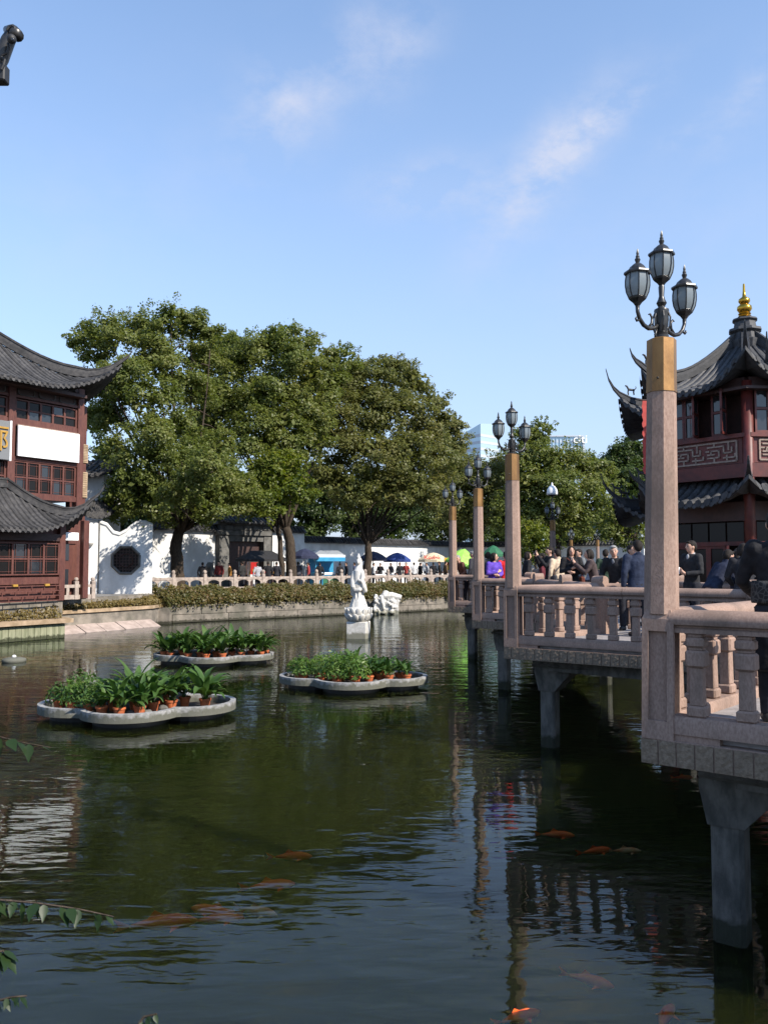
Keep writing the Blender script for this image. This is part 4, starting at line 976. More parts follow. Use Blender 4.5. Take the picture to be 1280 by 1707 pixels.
# visible faces: k -> k+1 ; k=0 is the face going left-away, k=5 the face going right
for k in (0, 1, 5, 4):
    a, b_ = pv(k, pr0), pv(k + 1, pr0); M = frame(b_, (a - b_)); ln = (a - b_).length
    # (local x from far to near corner, -y outwards when the face runs this way)
    for (z0, z1, th_, mt) in ((5.7, 6.1, .3, 'red_paint'), (6.12, 6.9, .14, 'red_paint'), (6.86, 6.98, .34, 'red_paint'), (8.3, 8.6, .26, 'dark_wood'), (4.45, 5.0, .24, 'dark_wood')):
        mb = MB(); mb.box((ln / 2, 0, (z0 + z1) / 2), (ln, th_, z1 - z0), M); mb.build('beam', mt, pav)
    # fretwork panel, cream
    mb = MB(); x0, x1, z0, z1 = .3, ln - .3, 6.2, 6.78; y = -.085
    fr_ = Matrix(M)
    w = x1 - x0; h = z1 - z0
    mb.box((ln / 2, y, z0), (w, .05, .05), M); mb.box((ln / 2, y, z1), (w, .05, .05), M); mb.box((x0, y, (z0 + z1) / 2), (.05, .05, h), M); mb.box((x1, y, (z0 + z1) / 2), (.05, .05, h), M)
    for g in range(2):
        gx = x0 + w * (g * .5); gw = w / 2
        segs = [(.1, .25, .45, .25), (.45, .25, .45, .6), (.2, .6, .45, .6), (.2, .6, .2, .42), (.1, .8, .6, .8), (.6, .8, .6, .45), (.6, .45, .85, .45), (.85, .45, .85, .7), (.6, .2, .95, .2), (.95, .2, .95, .35), (.75, .62, .75, .95), (.1, .42, .3, .42), (.05, .6, .12, .6), (.7, .3, .7, .1), (.3, .95, .3, .8), (.3, .05, .3, .25)]
        for (xa, za, xb, zb_) in segs:
            p = Vector(((xa + xb) / 2 * gw + gx, y, z0 + (za + zb_) / 2 * h)); mb.box(p, (abs(xb - xa) * gw + .045, .045, abs(zb_ - za) * h + .045), M)
    mb.build('fretwork', 'lattice_cream', pav, fix=False)
    # casement windows above, each leaf with two panes; one stands open
    nl = 5; lw = (ln - .36) / nl
    for q in range(nl):
        x = .18 + lw * q; opened = (k == 0 and q in (2, 4)) or (k == 5 and q == 3)
        Mo = M @ Matrix.Translation((x, -.06, 0))
        if opened: Mo = Mo @ Matrix.Rotation(R(-75), 4, 'Z')
        mb = MB(); z0, z1 = 6.98, 8.3
        for z in (z0 + .04, (z0 + z1) / 2 + .05, z1 - .04): mb.box((lw / 2, 0, z), (lw - .01, .06, .07), Mo)
        for xx in (.035, lw - .035): mb.box((xx, 0, (z0 + z1) / 2), (.06, .058, z1 - z0), Mo)
        wv = mb.build('window_leaf', 'red_paint', pav)
        for (za, zb_) in ((z0 + .08, (z0 + z1) / 2), ((z0 + z1) / 2 + .1, z1 - .08)):
            mb = MB(); mb.box((lw / 2, .01, (za + zb_) / 2), (lw - .12, .014, zb_ - za), Mo); mb.build('pane', 'window_glass', wv)
    # ground floor: doors with dark glass, transom lights
    nd = 4; dw = (ln - .36) / nd
    for q in range(nd):
        x = .18 + dw * q; Mo = M @ Matrix.Translation((x, 0, 0))
        if k == 0 and q == 3: Mo = Mo @ Matrix.Rotation(R(-55), 4, 'Z')
        mb = MB(); z0, z1 = 1.9, 3.75
        for z in (z0 + .05, z0 + .7, z1 - .05): mb.box((dw / 2, 0, z), (dw - .02, .07, .1), Mo)
        mb.box((dw / 2, .01, z0 + .36), (dw - .1, .03, .6), Mo)
        for xx in (.04, dw - .04): mb.box((xx, 0, (z0 + z1) / 2), (.08, .068, z1 - z0), Mo)
        dv = mb.build('door_leaf', 'red_paint', pav)
        mb = MB(); mb.box((dw / 2, .01, (z0 + .75 + z1 - .1) / 2), (dw - .14, .014, z1 - z0 - .88), Mo); mb.build('pane', 'shade_glass', dv)
        mb = MB(); mb.box((dw / 2, .02, 4.12), (dw - .06, .014, .58), M @ Matrix.Translation((x, 0, 0))); mb.build('transom_pane', 'shade_glass', pav)
    mb = MB(); mb.box((ln / 2, 0, 3.79), (ln, .16, .12), M); mb.build('beam', 'red_paint', pav)
    # curtains of lacquer screen behind
def hex_roof(parent, c, r_e, ze, rise, Wd, up, cup, matn, split_faces=(), row_faces=(), pitch=.25, ridge_w=.3, ridge_h=.42, curl=.6, a_off=0.0, beasts=True, tipr=.7, rad=.07):
    for k in range(6):
        a = ang0 + a_off - k * math.pi / 3; b = a - math.pi / 3
        e0 = c + Vector((math.cos(a) * r_e, math.sin(a) * r_e, ze)); e1 = c + Vector((math.cos(b) * r_e, math.sin(b) * r_e, ze))
        mid = (e0 + e1) / 2 - c; inn = Vector((-mid.x, -mid.y, 0)); ap = inn.length; Ln = (e1 - e0).length
        aa = Ln / 2 * min(1, Wd / ap)
        pt = roof_slope(parent, e0, e1, inn, Wd, rise, aa, Ln - aa, up, up, cup, matn, pitch=pitch, tiles=(k in row_faces or k in split_faces), split=(k in split_faces), rad=rad, prof_p=1.9)
        pts = [pt(aa * (1 - s / 12), Wd * (1 - s / 12), .03) for s in range(13)]
        dd = Vector((math.cos(a), math.sin(a), 0))
        pts += [pts[-1] + dd * tipr * .45 + Vector((0, 0, curl * .4)), pts[-1] + dd * tipr * .8 + Vector((0, 0, curl * .95)), pts[-1] + dd * tipr + Vector((0, 0, curl * 1.6))]
        ridge(parent, pts, ridge_w, ridge_h, matn)
        if beasts:
            for s_, sc_ in ((11, .8), (9, .8)): beast(parent, pts[s_] + Vector((0, 0, ridge_h * .95)), a, sc_, matn)
# lower roof ring then upper roof of the turret
hex_roof(pav, pc, 3.65, Zs['low_eave'], .85, 1.25, .75, 1.5, 'roof_dark', split_faces=(0,), row_faces=(5, 1), pitch=.27, curl=.22, tipr=.3, ridge_w=.24, ridge_h=.3, rad=.095)
hex_roof(pav, pc, 3.5, Zs['eave'], 2.1, 2.9, 1.05, 1.7, 'roof_dark', row_faces=(0, 1, 5), pitch=.22, curl=.35, tipr=.35, ridge_w=.26, ridge_h=.36)
mb = MB(); hexprism(mb, pr0 + .05, 8.28, 8.4); hexprism(mb, pr0 + .5, 8.2, 8.28); mb.build('soffit', 'dark_wood', pav)
# finial: black stepped base and gilt gourd
za = Zs['apex'] - .2
mb = MB(); mb.lathe([(.5, za - .35), (.55, za), (.46, za + .05), (.42, za + .25), (.52, za + .32), (.5, za + .4), (.36, za + .45), (.33, za + .62), (.4, za + .68), (.36, za + .74), (.2, za + .78)], 8, pc); mb.build('finial_base', 'roof_dark', pav)
zf = za + .76
mb = MB(); mb.lathe([(.17, zf), (.21, zf + .05), (.17, zf + .1), (.2, zf + .14), (.16, zf + .18), (.23, zf + .28), (.22, zf + .38), (.12, zf + .46), (.18, zf + .54), (.17, zf + .62), (.06, zf + .7), (.045, zf + .85), (.03, zf + 1.12), (.0, zf + 1.14)], 16, pc); mb.build('gilt_finial', 'gold', pav, auto=50)
# the larger hall behind the turret
hcn = Vector((13.9, 30.4, 0))
mb = MB(); mb.prism([(pv(k, 4.7, 0, hcn).x, pv(k, 4.7, 0, hcn).y) for k in range(6)][::-1], -.9, 1.82); mb.build('stone_platform', 'granite_dark', pav)
mb = MB(); mb.prism([(pv(k, 4.3, 0, hcn).x, pv(k, 4.3, 0, hcn).y) for k in range(6)][::-1], 1.8, 9.2); mb.build('core', 'red_wood', pav)
hex_roof(pav, hcn, 5.5, 8.15, 2.6, 4.4, 1.0, 2.3, 'roof_dark', row_faces=(0, 1), pitch=.28, curl=.6, tipr=.5, ridge_w=.26, ridge_h=.34)
hex_roof(pav, hcn, 5.8, 4.75, .9, 1.4, .8, 2.2, 'roof_dark', row_faces=(0, 1), pitch=.28, curl=.5, tipr=.45, ridge_w=.24, ridge_h=.3)
# hanging lantern by the door and red banner
t = thing('red_banner', 'long red banner with a scalloped edge hanging from the pavilion eave', 'banner', tuple(P(1081, 790, 25.4)))
vs = []; fs = []; hb = P(1081, 668, 25.4).z - t.location.z; nseg = 26
for k in range(nseg + 1):
    z = hb * k / nseg; s_ = -.13 - .05 * abs(math.sin(k * math.pi / 3.2)); vs += [(s_, 0, z), (.14, .02, z), (s_, .02, z), (.14, .04, z)]
for k in range(nseg): b = k * 4; fs += [(b, b + 1, b + 5, b + 4), (b + 2, b + 6, b + 7, b + 3), (b, b + 4, b + 6, b + 2), (b + 1, b + 3, b + 7, b + 5)]
mb = MB(); mb.add(vs, fs); mb.build('cloth', 'red_banner', t)
mb = MB(); mb.tube([(-.2, .02, hb + .02), (.25, .02, hb + .02)], .025, 6); mb.tube([(0, .02, hb), (.3, .3, hb + .5)], .012, 5); mb.build('rod', 'dark_wood', t)
# ================================================================== TREES
def bez(a, b, c, n): return [a * (1 - t) ** 2 + b * 2 * t * (1 - t) + c * t * t for t in np.linspace(0, 1, n)]
def crown_mesh(blobs, leaf, matn, density=1.0, droop=0.0, sub=.42):
    """leafy masses: each blob is a cluster of flattened sprays of leaves, thinner towards its edge"""
    Vs = []; Ns = []; Sz = []
    for (c, r) in blobs:
        c = np.array(c); R3 = np.array((r, r, r * .84))
        m = max(10, int(17 * density * min(2.0, r / 1.6))); d = norm(rng.normal(size=(m, 3)) + np.array((0, 0, .22)))
        sc_ = c + d * R3 * (rng.uniform(.3, 1.0, m) ** .7)[:, None]
        for k in range(m):
            rs = r * sub * rng.uniform(.6, 1.2); nl = int(150 * density * (rs / .75) ** 2 * (.2 / leaf) ** 2) + 14
            p, dn = shell_points(nl, .3); pos = sc_[k] + p * np.array((rs, rs, rs * .6)); pos[:, 2] -= droop * rng.random(nl) * rs
            Vs.append(pos); Ns.append(norm(dn * .5 + d[k] * .4 + np.array((0, 0, .55)) + rng.normal(size=(nl, 3)) * .42)); Sz.append(np.full(nl, leaf))
        for k in range(int(5 + 4 * density)):          # loose sprigs that break the outline
            dk = norm(rng.normal(size=(1, 3)) + np.array((0, 0, .35)))[0]; ck = c + dk * R3 * rng.uniform(1.0, 1.28); rs = r * rng.uniform(.10, .2); nl = int(34 * (rs / .25) ** 1.5 * (.2 / leaf) ** 1.5) + 8
            p, dn = shell_points(nl, .0); stretch_ = 1 + np.abs(dk) * .9; Vs.append(ck + p * rs * stretch_); Ns.append(norm(dn * .4 + np.array((0, 0, .6)) + rng.normal(size=(nl, 3)) * .6)); Sz.append(np.full(nl, leaf * .9))
        nl = int(70 * density * (r / 1.6) ** 2); p, dn = shell_points(nl, .0); Vs.append(c + p * R3 * 1.15); Ns.append(norm(rng.normal(size=(nl, 3)) + np.array((0, 0, .6)))); Sz.append(np.full(nl, leaf))
        nl = int(150 * density * (r / 1.6) ** 2); p, dn = shell_points(nl, .0); Vs.append(c + p * R3 * .78); Ns.append(norm(rng.normal(size=(nl, 3)) + np.array((0, 0, .3)))); Sz.append(np.full(nl, leaf * 2.1))  # oversized inner leaves, added to block light through the crown
    C = np.concatenate(Vs); N = np.concatenate(Ns); V, Fq = leaf_quads(C, N, np.concatenate(Sz), .62)
    return raw_mesh('crown', V, Fq, matn)
def tree(name, label, Y, trunk_px, trunk_r, blobs_px, leaf=.2, matn='leaf_camphor', density=1.0, group=None, limbs=None, fork=None, sub=.42, droop=.1):
    base = P(trunk_px[0][0], trunk_px[0][1], Y); base.z = GZ
    t = thing(name, label, 'tree', tuple(base), 0, group)
    pth = [base + Vector((0, 0, -.3))] + [P(x, y, Y) for x, y in trunk_px]
    pth = [p for i, p in enumerate(pth) if i == 0 or p.z > GZ + .1]
    sub_p = []
    for i in range(len(pth) - 1): sub_p += [pth[i].lerp(pth[i + 1], k / 4) + Vector((rng.normal(0, .03), rng.normal(0, .03), 0)) for k in range(4)]
    sub_p.append(pth[-1]); n = len(sub_p)
    rad = [trunk_r * (1.45 if i == 0 else 1.2 if i == 1 else 1) * (1 - .35 * i / n) for i in range(n)]
    mb = MB(); mb.tube([p - base for p in sub_p], rad, 10); mb.build('trunk', 'bark', t, smooth=True)
    bl = []
    for (x, y, r, dy) in blobs_px:
        YY = Y + dy; c = P(x, y, YY); bl.append((tuple(c - base), r * YY / F))
    o = obj_of('crown', crown_mesh(bl, leaf, matn, density, droop, sub), t)
    top = pth[-1] - base
    for (c, r) in bl:
        c = Vector(c); mid = top.lerp(c, .5) + Vector((rng.normal(0, .3), rng.normal(0, .3), -abs(c.z - top.z) * .08))
        if c.z < top.z + .3: mid.z += .6
        r0 = trunk_r * rng.uniform(.2, .36); mb = MB(); pts = bez(top - Vector((0, 0, .3)), mid, c, 8)
        mb.tube(pts, [r0 * (1 - .8 * k / 7) for k in range(8)], 6)
        for k in (4, 6):
            e = pts[k] + Vector(rng.normal(0, 1, 3)) * r * .55; mb.tube([pts[k], pts[k].lerp(e, .5) + Vector((0, 0, .1)), e], [r0 * .4, r0 * .28, r0 * .1], 5)
        mb.build('limb', 'bark', t, smooth=True)
    return t
tree('camphor_tree', 'tall camphor tree standing beside the octagon window wall, its crown touching the house eave', 48.5, [(297, 956), (294, 905), (303, 878)], .42,
     [(132, 568, 22, 0), (158, 590, 30, 0), (150, 560, 26, 0), (352, 560, 24, 1), (172, 640, 34, 1), (175, 700, 36, 1), (185, 560, 42, -1), (232, 556, 44, 1), (285, 533, 38, 0), (318, 545, 34, 1), (335, 590, 42, 2), (205, 625, 48, -2), (265, 605, 52, 0), (320, 645, 46, 1), (250, 668, 46, -2),
      (190, 665, 38, 2), (255, 735, 50, -3.5), (222, 790, 48, -3.4), (310, 772, 52, -3), (372, 800, 46, -2), (205, 835, 42, -2.6), (262, 838, 48, -3), (335, 838, 46, -2.4), (400, 835, 40, -1), (300, 715, 40, -1), (190, 745, 26, -2), (362, 745, 36, 0), (318, 812, 36, -7), (345, 775, 36, -7.6), (288, 832, 30, -6.2)],
     .165, 'leaf_camphor', 1.2)
tree('camphor_tree', 'camphor tree leaning over the dark stone gate, with a low bright clump', 54, [(486, 957), (484, 905), (477, 880)], .4,
     [(352, 610, 34, 1), (350, 660, 40, 1), (335, 700, 36, 0), (370, 575, 28, 2), (402, 575, 26, 1), (455, 565, 26, 1), (515, 575, 24, 1), (388, 600, 40, 1), (432, 592, 44, 0), (478, 562, 32, 0), (500, 605, 46, -1), (395, 660, 52, 0), (452, 655, 52, -1), (425, 725, 54, -2), (375, 700, 36, 0), (505, 680, 50, 0), (538, 640, 44, 1), (548, 600, 26, 1), (572, 600, 30, 2), (480, 745, 46, -1), (520, 725, 40, 0), (470, 700, 40, -2)],
     .18, 'leaf_camphor', 1.2)
tree('camphor_tree', 'small bright yellow-green camphor growing low in front of the stone gate', 52, [(470, 957), (468, 905), (462, 870)], .2,
     [(455, 790, 42, -2), (425, 815, 38, -2), (490, 815, 36, -2), (450, 838, 40, -2.4), (482, 775, 28, -1.6), (420, 845, 26, -2)], .2, 'leaf_bright', 1.2)
tree('camphor_tree', 'olive camphor tree rising behind the statue, branching low above the kiosks', 60, [(611, 957), (614, 925), (612, 902)], .34,
     [(545, 640, 34, 1), (530, 690, 40, 0), (600, 622, 28, 1), (640, 612, 24, 1), (580, 648, 42, 0), (622, 640, 40, 0), (655, 622, 36, 1), (690, 640, 34, 0), (728, 672, 24, 0), (742, 700, 20, 0), (610, 690, 50, -1), (668, 690, 50, -1), (715, 715, 36, 0), (560, 720, 46, -2), (612, 750, 52, -3), (680, 758, 52, -2), (545, 785, 42, -2), (578, 815, 46, -3), (640, 815, 48, -2), (700, 815, 44, -1), (735, 765, 38, 0), (735, 830, 34, 0)],
     .19, 'leaf_olive', 1.15)
tree('camphor_tree', 'wide olive-brown camphor tree behind the far lamp posts of the bridge', 74, [(800, 957), (802, 920), (798, 890)], .4,
     [(742, 722, 30, 0), (757, 712, 20, 0), (765, 742, 24, 0), (768, 778, 34, -1), (805, 795, 44, -2), (760, 800, 42, -2), (825, 785, 32, 0), (770, 850, 46, -2), (820, 850, 46, -3), (735, 790, 30, 0), (850, 800, 38, 0)], .24, 'leaf_olive', .95)
tree('camphor_tree', 'broad camphor tree below the glass office towers', 70, [(932, 957), (930, 920), (926, 890)], .4,
     [(880, 725, 26, 0), (905, 718, 22, 0), (872, 760, 38, 0), (905, 770, 40, -1), (945, 778, 40, -1), (985, 785, 36, 0), (880, 815, 44, -2), (930, 820, 46, -3), (980, 830, 42, -2), (1010, 800, 26, 0), (905, 865, 42, -2), (860, 860, 40, -2), (955, 870, 38, -2), (1005, 855, 34, -1)], .23, 'leaf_camphor', .95)
tree('small_tree', 'small bushy tree whose foliage hangs low behind the people on the bridge', 58, [(893, 958), (893, 935)], .12,
     [(892, 915, 26, 0), (885, 890, 28, 0), (905, 895, 24, 0), (880, 925, 18, 0)], .17, 'leaf_bright', .9)
tree('dense_tree', 'dense dark green round tree beside the pavilion roof', 92, [(1050, 955), (1048, 900), (1046, 860)], .5,
     [(1030, 765, 30, 0), (1055, 755, 30, 0), (1080, 775, 34, 0), (1015, 795, 28, 0), (1050, 800, 36, -2), (1085, 815, 34, -2), (1040, 845, 38, -2), (1095, 850, 30, 0)], .3, 'leaf_deep', 1.1)
tree('willow_tree', 'drooping tree below the lower eave of the pavilion', 46, [(1062, 958), (1060, 910), (1056, 890)], .16,
     [(1010, 875, 28, 0), (1035, 855, 34, 0), (1060, 880, 34, 0), (1030, 890, 26, 0), (1075, 860, 28, 1)], .16, 'leaf_camphor', .8, droop=1.0)
# trees behind the garden wall
for (x0, Y, lab, bl, mt) in (
        (500, 84, 'dark tree behind the garden wall, filling the gap beneath the two camphors', [(470, 850, 34, 0), (505, 845, 36, 0), (540, 860, 34, 0), (520, 885, 30, 0), (485, 885, 30, 0), (500, 805, 40, 0), (555, 820, 36, 0), (455, 800, 30, 0)], 'leaf_deep'),
        (625, 88, 'dark tree behind the garden wall above the blue umbrellas', [(590, 865, 32, 0), (625, 855, 36, 0), (660, 865, 34, 0), (600, 890, 26, 0), (650, 890, 28, 0), (630, 815, 40, 0), (680, 825, 36, 0)], 'leaf_deep'),
        (735, 96, 'dark tree behind the garden wall, left of the first far lamp post'.replace(', left of', ' near'), [(700, 865, 34, 0), (735, 860, 34, 0), (770, 870, 32, 0), (720, 890, 26, 0), (760, 890, 26, 0), (740, 820, 40, 0), (800, 880, 30, 0)], 'leaf_deep'),
        (345, 72, 'dark tree behind the white wall beside the stone gate', [(300, 850, 36, 0), (340, 840, 40, 0), (385, 850, 36, 0), (320, 800, 44, 0), (370, 795, 44, 0), (330, 740, 40, 0), (300, 870, 24, 0), (360, 868, 24, 0), (410, 855, 30, 0)], 'leaf_deep'),
        (215, 64, 'shady tree behind the white octagon window wall', [(190, 880, 36, 0), (225, 870, 36, 0), (260, 880, 34, 0), (200, 820, 44, 0), (180, 760, 34, 0), (245, 820, 40, 0), (240, 920, 30, 0), (200, 930, 26, 0), (160, 700, 30, 0)], 'leaf_deep'),
        (870, 100, 'dark tree filling the gap between the far lamp posts and the small white wall', [(840, 885, 34, 0), (880, 880, 34, 0), (925, 885, 34, 0), (960, 880, 32, 0), (1000, 885, 32, 0), (1040, 885, 30, 0)], 'leaf_deep')):
    tree('background_tree', lab, Y, [(x0, 955), (x0, 915), (x0, 890)], .35, bl, .3, mt, .75, 'trees behind the garden wall', sub=.5)

# ------------------------------------------------------------------ hedges
def hedge(name, label, pts, depth0, depth1, z0, z1, n, leaf, matn, cat='hedge'):
    pts = [Vector(p) for p in pts]; segs = [(pts[i], pts[i + 1]) for i in range(len(pts) - 1)]; tot_ = sum((b - a).length for a, b in segs)
    C = []; N = []
    for a, b in segs:
        m = int(n * (b - a).length / tot_); d = (b - a).normalized(); nn = Vector((-d.y, d.x, 0)); s = rng.random(m) * (b - a).length
        w = rng.random(m); lump = np.clip(.5 + .5 * np.sin(s * 1.7 + 1.3 * np.sin(s * .63)) * np.cos(s * .41 + 1.0) + .22 * np.sin(s * 5.1 + 2 * np.sin(s * 1.3)), 0, 1.15)
        hgt_ = z0 + (z1 - z0) * (.72 + .28 * lump) * np.sqrt(np.clip(.25 + w * 1.1, 0, 1)); q = rng.random(m) ** .45
        zz = z0 - .22 * (1 - w) * lump + (hgt_ - z0) * q; dd = depth0 + (depth1 - depth0) * w - .12 * lump
        C.append(np.array(a)[None] + np.outer(s, np.array(d)) + np.outer(dd, np.array(nn)) + np.outer(zz, (0, 0, 1)))
        N.append(norm(np.array(-nn)[None] * .7 + np.array((0, 0, .6)) + rng.normal(size=(m, 3)) * .6))
    C = np.concatenate(C); C += rng.normal(0, .03, C.shape); V, Fq = leaf_quads(C, np.concatenate(N), leaf, .6)
    o = obj_of(name, raw_mesh(name, V, Fq, matn)); tag(o, label, cat); return o
hedge('clipped_hedge', 'long green and yellow hedge along the far embankment below the stone railing', [bankC + Vector((-.3, -.5, 0)), bankC, bankD, Vector((9, 60, 0)), Vector((16, 60.6, 0))], -.2, 1.35, .82, 2.15, 40000, .14, 'leaf_hedge')
hedge('ledge_shrub', 'dry straggling shrubs on the ledge below the red house', [A0 + Vector((-.3, .3, 0)), A1 + Vector((-.1, .1, 0)), A2 + Vector((-.1, 0, 0))], .1, .8, .82, 1.5, 5200, .12, 'leaf_dry', 'shrub')
hedge('ledge_shrub', 'olive shrubs at the foot of the white octagon window wall', [A2 + Vector((-.5, .9, 0)), A3 + an * .8, A4 + an * .8, bankC + Vector((-.3, .2, 0))], .0, .9, 1.02, 1.65, 7500, .12, 'leaf_dry', 'shrub')

# ================================================================== FLOATING PLANTERS
def clover(scale=1.0, grow=0.0, n=96):
    cs = [(1.13, 0, .93), (-1.13, 0, .93), (0, .62, 1.02), (0, -.62, 1.02)]; out = []
    for k in range(n):
        a = 2 * math.pi * k / n; best = 0; dx, dy = math.cos(a), math.sin(a)
        for (x, y, r) in cs:
            r = r + grow; b = dx * x + dy * y; disc = b * b - (x * x + y * y - r * r)
            if disc > 0: best = max(best, b + math.sqrt(disc))
        out.append((best * dx * scale, best * dy * scale))
    return out
def leaf_strip(L, w, curve, fold=.25, seg=6):
    """arching lance-shaped leaf growing along +x from the origin, z up"""
    vs = []; fs = []; x = z = 0; a = R(78)
    for k in range(seg + 1):
        t = k / seg; ww = w * (math.sin(math.pi * min(1, .12 + t * .88)) ** .8) * (1 if t < 1 else 0)
        if t < .18: ww = w * .12
        vs += [(x, -ww / 2, z + ww * fold), (x, 0, z), (x, ww / 2, z + ww * fold)]
        x += L / seg * math.cos(a); z += L / seg * math.sin(a); a -= curve / seg * (0.4 + 1.4 * t)
    for k in range(seg):
        for q in range(2): b = k * 3 + q; fs.append((b, b + 1, b + 4, b + 3))
    return vs, fs
leaf_var = []
for (L_, w_, c_) in ((.62, .115, 1.5), (.55, .13, 2.1), (.66, .12, 1.1), (.5, .11, 2.5)):
    mb = MB(); mb.add(*leaf_strip(L_, w_, c_)); leaf_var.append(mb.mesh('leaf', 'leaf_aspidistra', smooth=True, fix=False))
mb = MB(); mb.lathe([(.085, 0), (.125, .2), (.14, .2), (.142, .245), (.125, .245), (.115, .2), (.02, .19)], 14); pot_me = mb.mesh('pot', 'terracotta', auto=35)
mb = MB(); mb.lathe([(.12, .2), (.06, .225), (.0, .23)], 12); soil_me = mb.mesh('soil', 'soil')
def aspidistra(loc, label, group, n=17, s=1.0, separate=True):
    t = thing('potted_plant', label, 'plant', loc, rng.uniform(0, 6.28), group)
    obj_of('pot', pot_me, t, scale=(.92, .92, .92)); obj_of('soil', soil_me, t, scale=(.92, .92, .92))
    mb = MB(); n = int(n * 1.6)
    for k in range(n):
        v = leaf_var[rng.integers(0, 4)]; rz = 2.4 * k + rng.uniform(-.4, .4); tilt = rng.uniform(-.3, .3) - .55 * (k / n); ss = 1.2 * s * rng.uniform(.75, 1.2)
        lo = (rng.uniform(-.05, .05), rng.uniform(-.05, .05), .21)
        if separate: obj_of('leaf', v, t, lo, (rng.uniform(-.25, .25), -tilt, rz), (ss, ss, ss))
        else:
            M = Matrix.Translation(lo) @ Matrix.Rotation(rz, 4, 'Z') @ Matrix.Rotation(-tilt, 4, 'Y') @ Matrix.Scale(ss, 4)
            mb.add([x.co for x in v.vertices], [list(p.vertices) for p in v.polygons], 0, M)
    if not separate: mb.build('foliage', 'leaf_aspidistra', t, smooth=True, fix=False)
    return t
def fern(loc, label, group, r=.34, matn='leaf_fern', n=260, h=.5):
    t = thing('potted_plant', label, 'plant', loc, 0, group); obj_of('pot', pot_me, t); obj_of('soil', soil_me, t)
    p, d = shell_points(n, .3); p[:, 2] = np.abs(p[:, 2]); C = p * np.array((r, r, h)) + np.array((0, 0, .2))
    V, Fq = leaf_quads(C, norm(d + np.array((0, 0, .8)) + rng.normal(size=(n, 3)) * .5), .11, .38)
    obj_of('foliage', raw_mesh('foliage', V, Fq, matn), t)
    mb = MB()
    for k in range(7): a = k * .9; mb.tube([(0, 0, .2), (.1 * math.cos(a), .1 * math.sin(a), .4), (.26 * math.cos(a), .26 * math.sin(a), .2 + h * .8)], [.008, .006, .003], 4)
    mb.build('stem', 'leaf_fern', t); return t
def raft(loc, rz, s, label):
    t = thing('floating_planter', label, 'planter', loc, rz, 'clover-shaped floating planters')
    o_, i_, b_ = clover(s), clover(s, -.115), clover(s, -.25); n = len(o_)
    vs = [(x, y, .13) for x, y in o_] + [(x, y, .31) for x, y in o_] + [(x, y, .31) for x, y in i_] + [(x, y, .15) for x, y in i_]
    fs = []
    for r in range(4):
        for k in range(n): q = (k + 1) % n; a, b2 = r * n, ((r + 1) % 4) * n; fs.append((a + k, a + q, b2 + q, b2 + k))
    mb = MB(); mb.add(vs, fs); mb.build('rim', 'raft', t)
    mb = MB(); mb.prism(b_, -.25, .128); mb.build('float', 'black_rubber', t)
    mb = MB(); mb.prism(clover(s, -.14), .129, .155); mb.build('tray', 'soil', t)
    for k in range(7):
        a = rng.uniform(0, 6.28); r = rng.uniform(.55, .82); x, y = clover(s, -.3)[int(a / 6.28 * 95)]; mb = MB(); mb.ball((x * r / .8, y * r / .8, .2), (rng.uniform(.08, .16), rng.uniform(.08, .16), .09), 7, 5); mb.build('stone', 'stone_grey', t)
    return t
RA = P(231, 1180, 18.0); RB = P(589, 1135, 22.2); RC = P(357, 1095, 27.6)
rots = (R(4), R(-3), R(2))
raft(tuple((RA.x, RA.y, 0)), rots[0], .99, 'clover-shaped grey planter with large broad-leaved plants in orange pots, farthest from the bank')
raft(tuple((RB.x, RB.y, 0)), rots[1], .94, 'clover-shaped grey floating planter with low bright ferns before the white statue')
raft(tuple((RC.x, RC.y, 0)), rots[2], .94, 'clover-shaped grey floating planter lying near the stone bank, crowded with broad leaves')
def onraft(c, rz, x, y): a = Vector((x * math.cos(rz) - y * math.sin(rz), x * math.sin(rz) + y * math.cos(rz), 0)); return (c.x + a.x, c.y + a.y, .155)
la = 'crowded potted broad-leaved plant of middling height on the planter farthest from the bank'
for k, (x, y, s, n) in enumerate(((-1.55, -.25, .62, 12), (-1.2, -.55, .6, 12), (-.85, -.75, .72, 14), (-.5, -1.0, .6, 12), (-.12, -1.15, .95, 17), (.25, -1.05, .8, 15), (.42, -.55, 1.1, 19), (.0, -.35, 1.2, 20), (-.45, -.25, .9, 15), (-.8, .1, .7, 12), (.75, -.35, 1.05, 17), (1.42, -.2, 1.15, 19), (.45, .45, .9, 14), (-.2, .6, .9, 14), (-1.3, .25, .65, 11), (.95, .1, .8, 12), (.1, .2, 1.0, 14), (-1.0, -.2, .75, 12))):
    if x < -.7:
        fern(onraft(RA, rots[0], x, y), 'small-leaved light green potted plant on the planter farthest from the bank', 'potted plants on the largest planter', .3, 'leaf_fern' if k % 2 else 'leaf_aspidistra', 240, .42 + .1 * (k % 3)); continue
    aspidistra(onraft(RA, rots[0], x, y), {7: 'tallest potted broad-leaved plant at the heart of the planter farthest from the bank', 11: 'potted broad-leaved plant standing alone on an end lobe of the planter farthest from the bank'}.get(k, la), 'potted plants on the largest planter', n, s)
lb = 'potted bright fern on the planter before the statue'
for k, (x, y) in enumerate(((-1.45, .1), (-1.25, -.3), (-.95, .25), (-.75, -.45), (-.55, .0), (-.35, -.8), (-.15, .4), (0.05, -.4), (-.3, -.2), (.15, -1.0))):
    fern(onraft(RB, rots[1], x, y), lb, 'potted ferns on the planter before the statue', .34 if k < 3 else .4, 'leaf_fern', 300, .42 if k < 3 else .58)
lb2 = 'potted broad-leaved plant among the ferns on the planter before the statue'
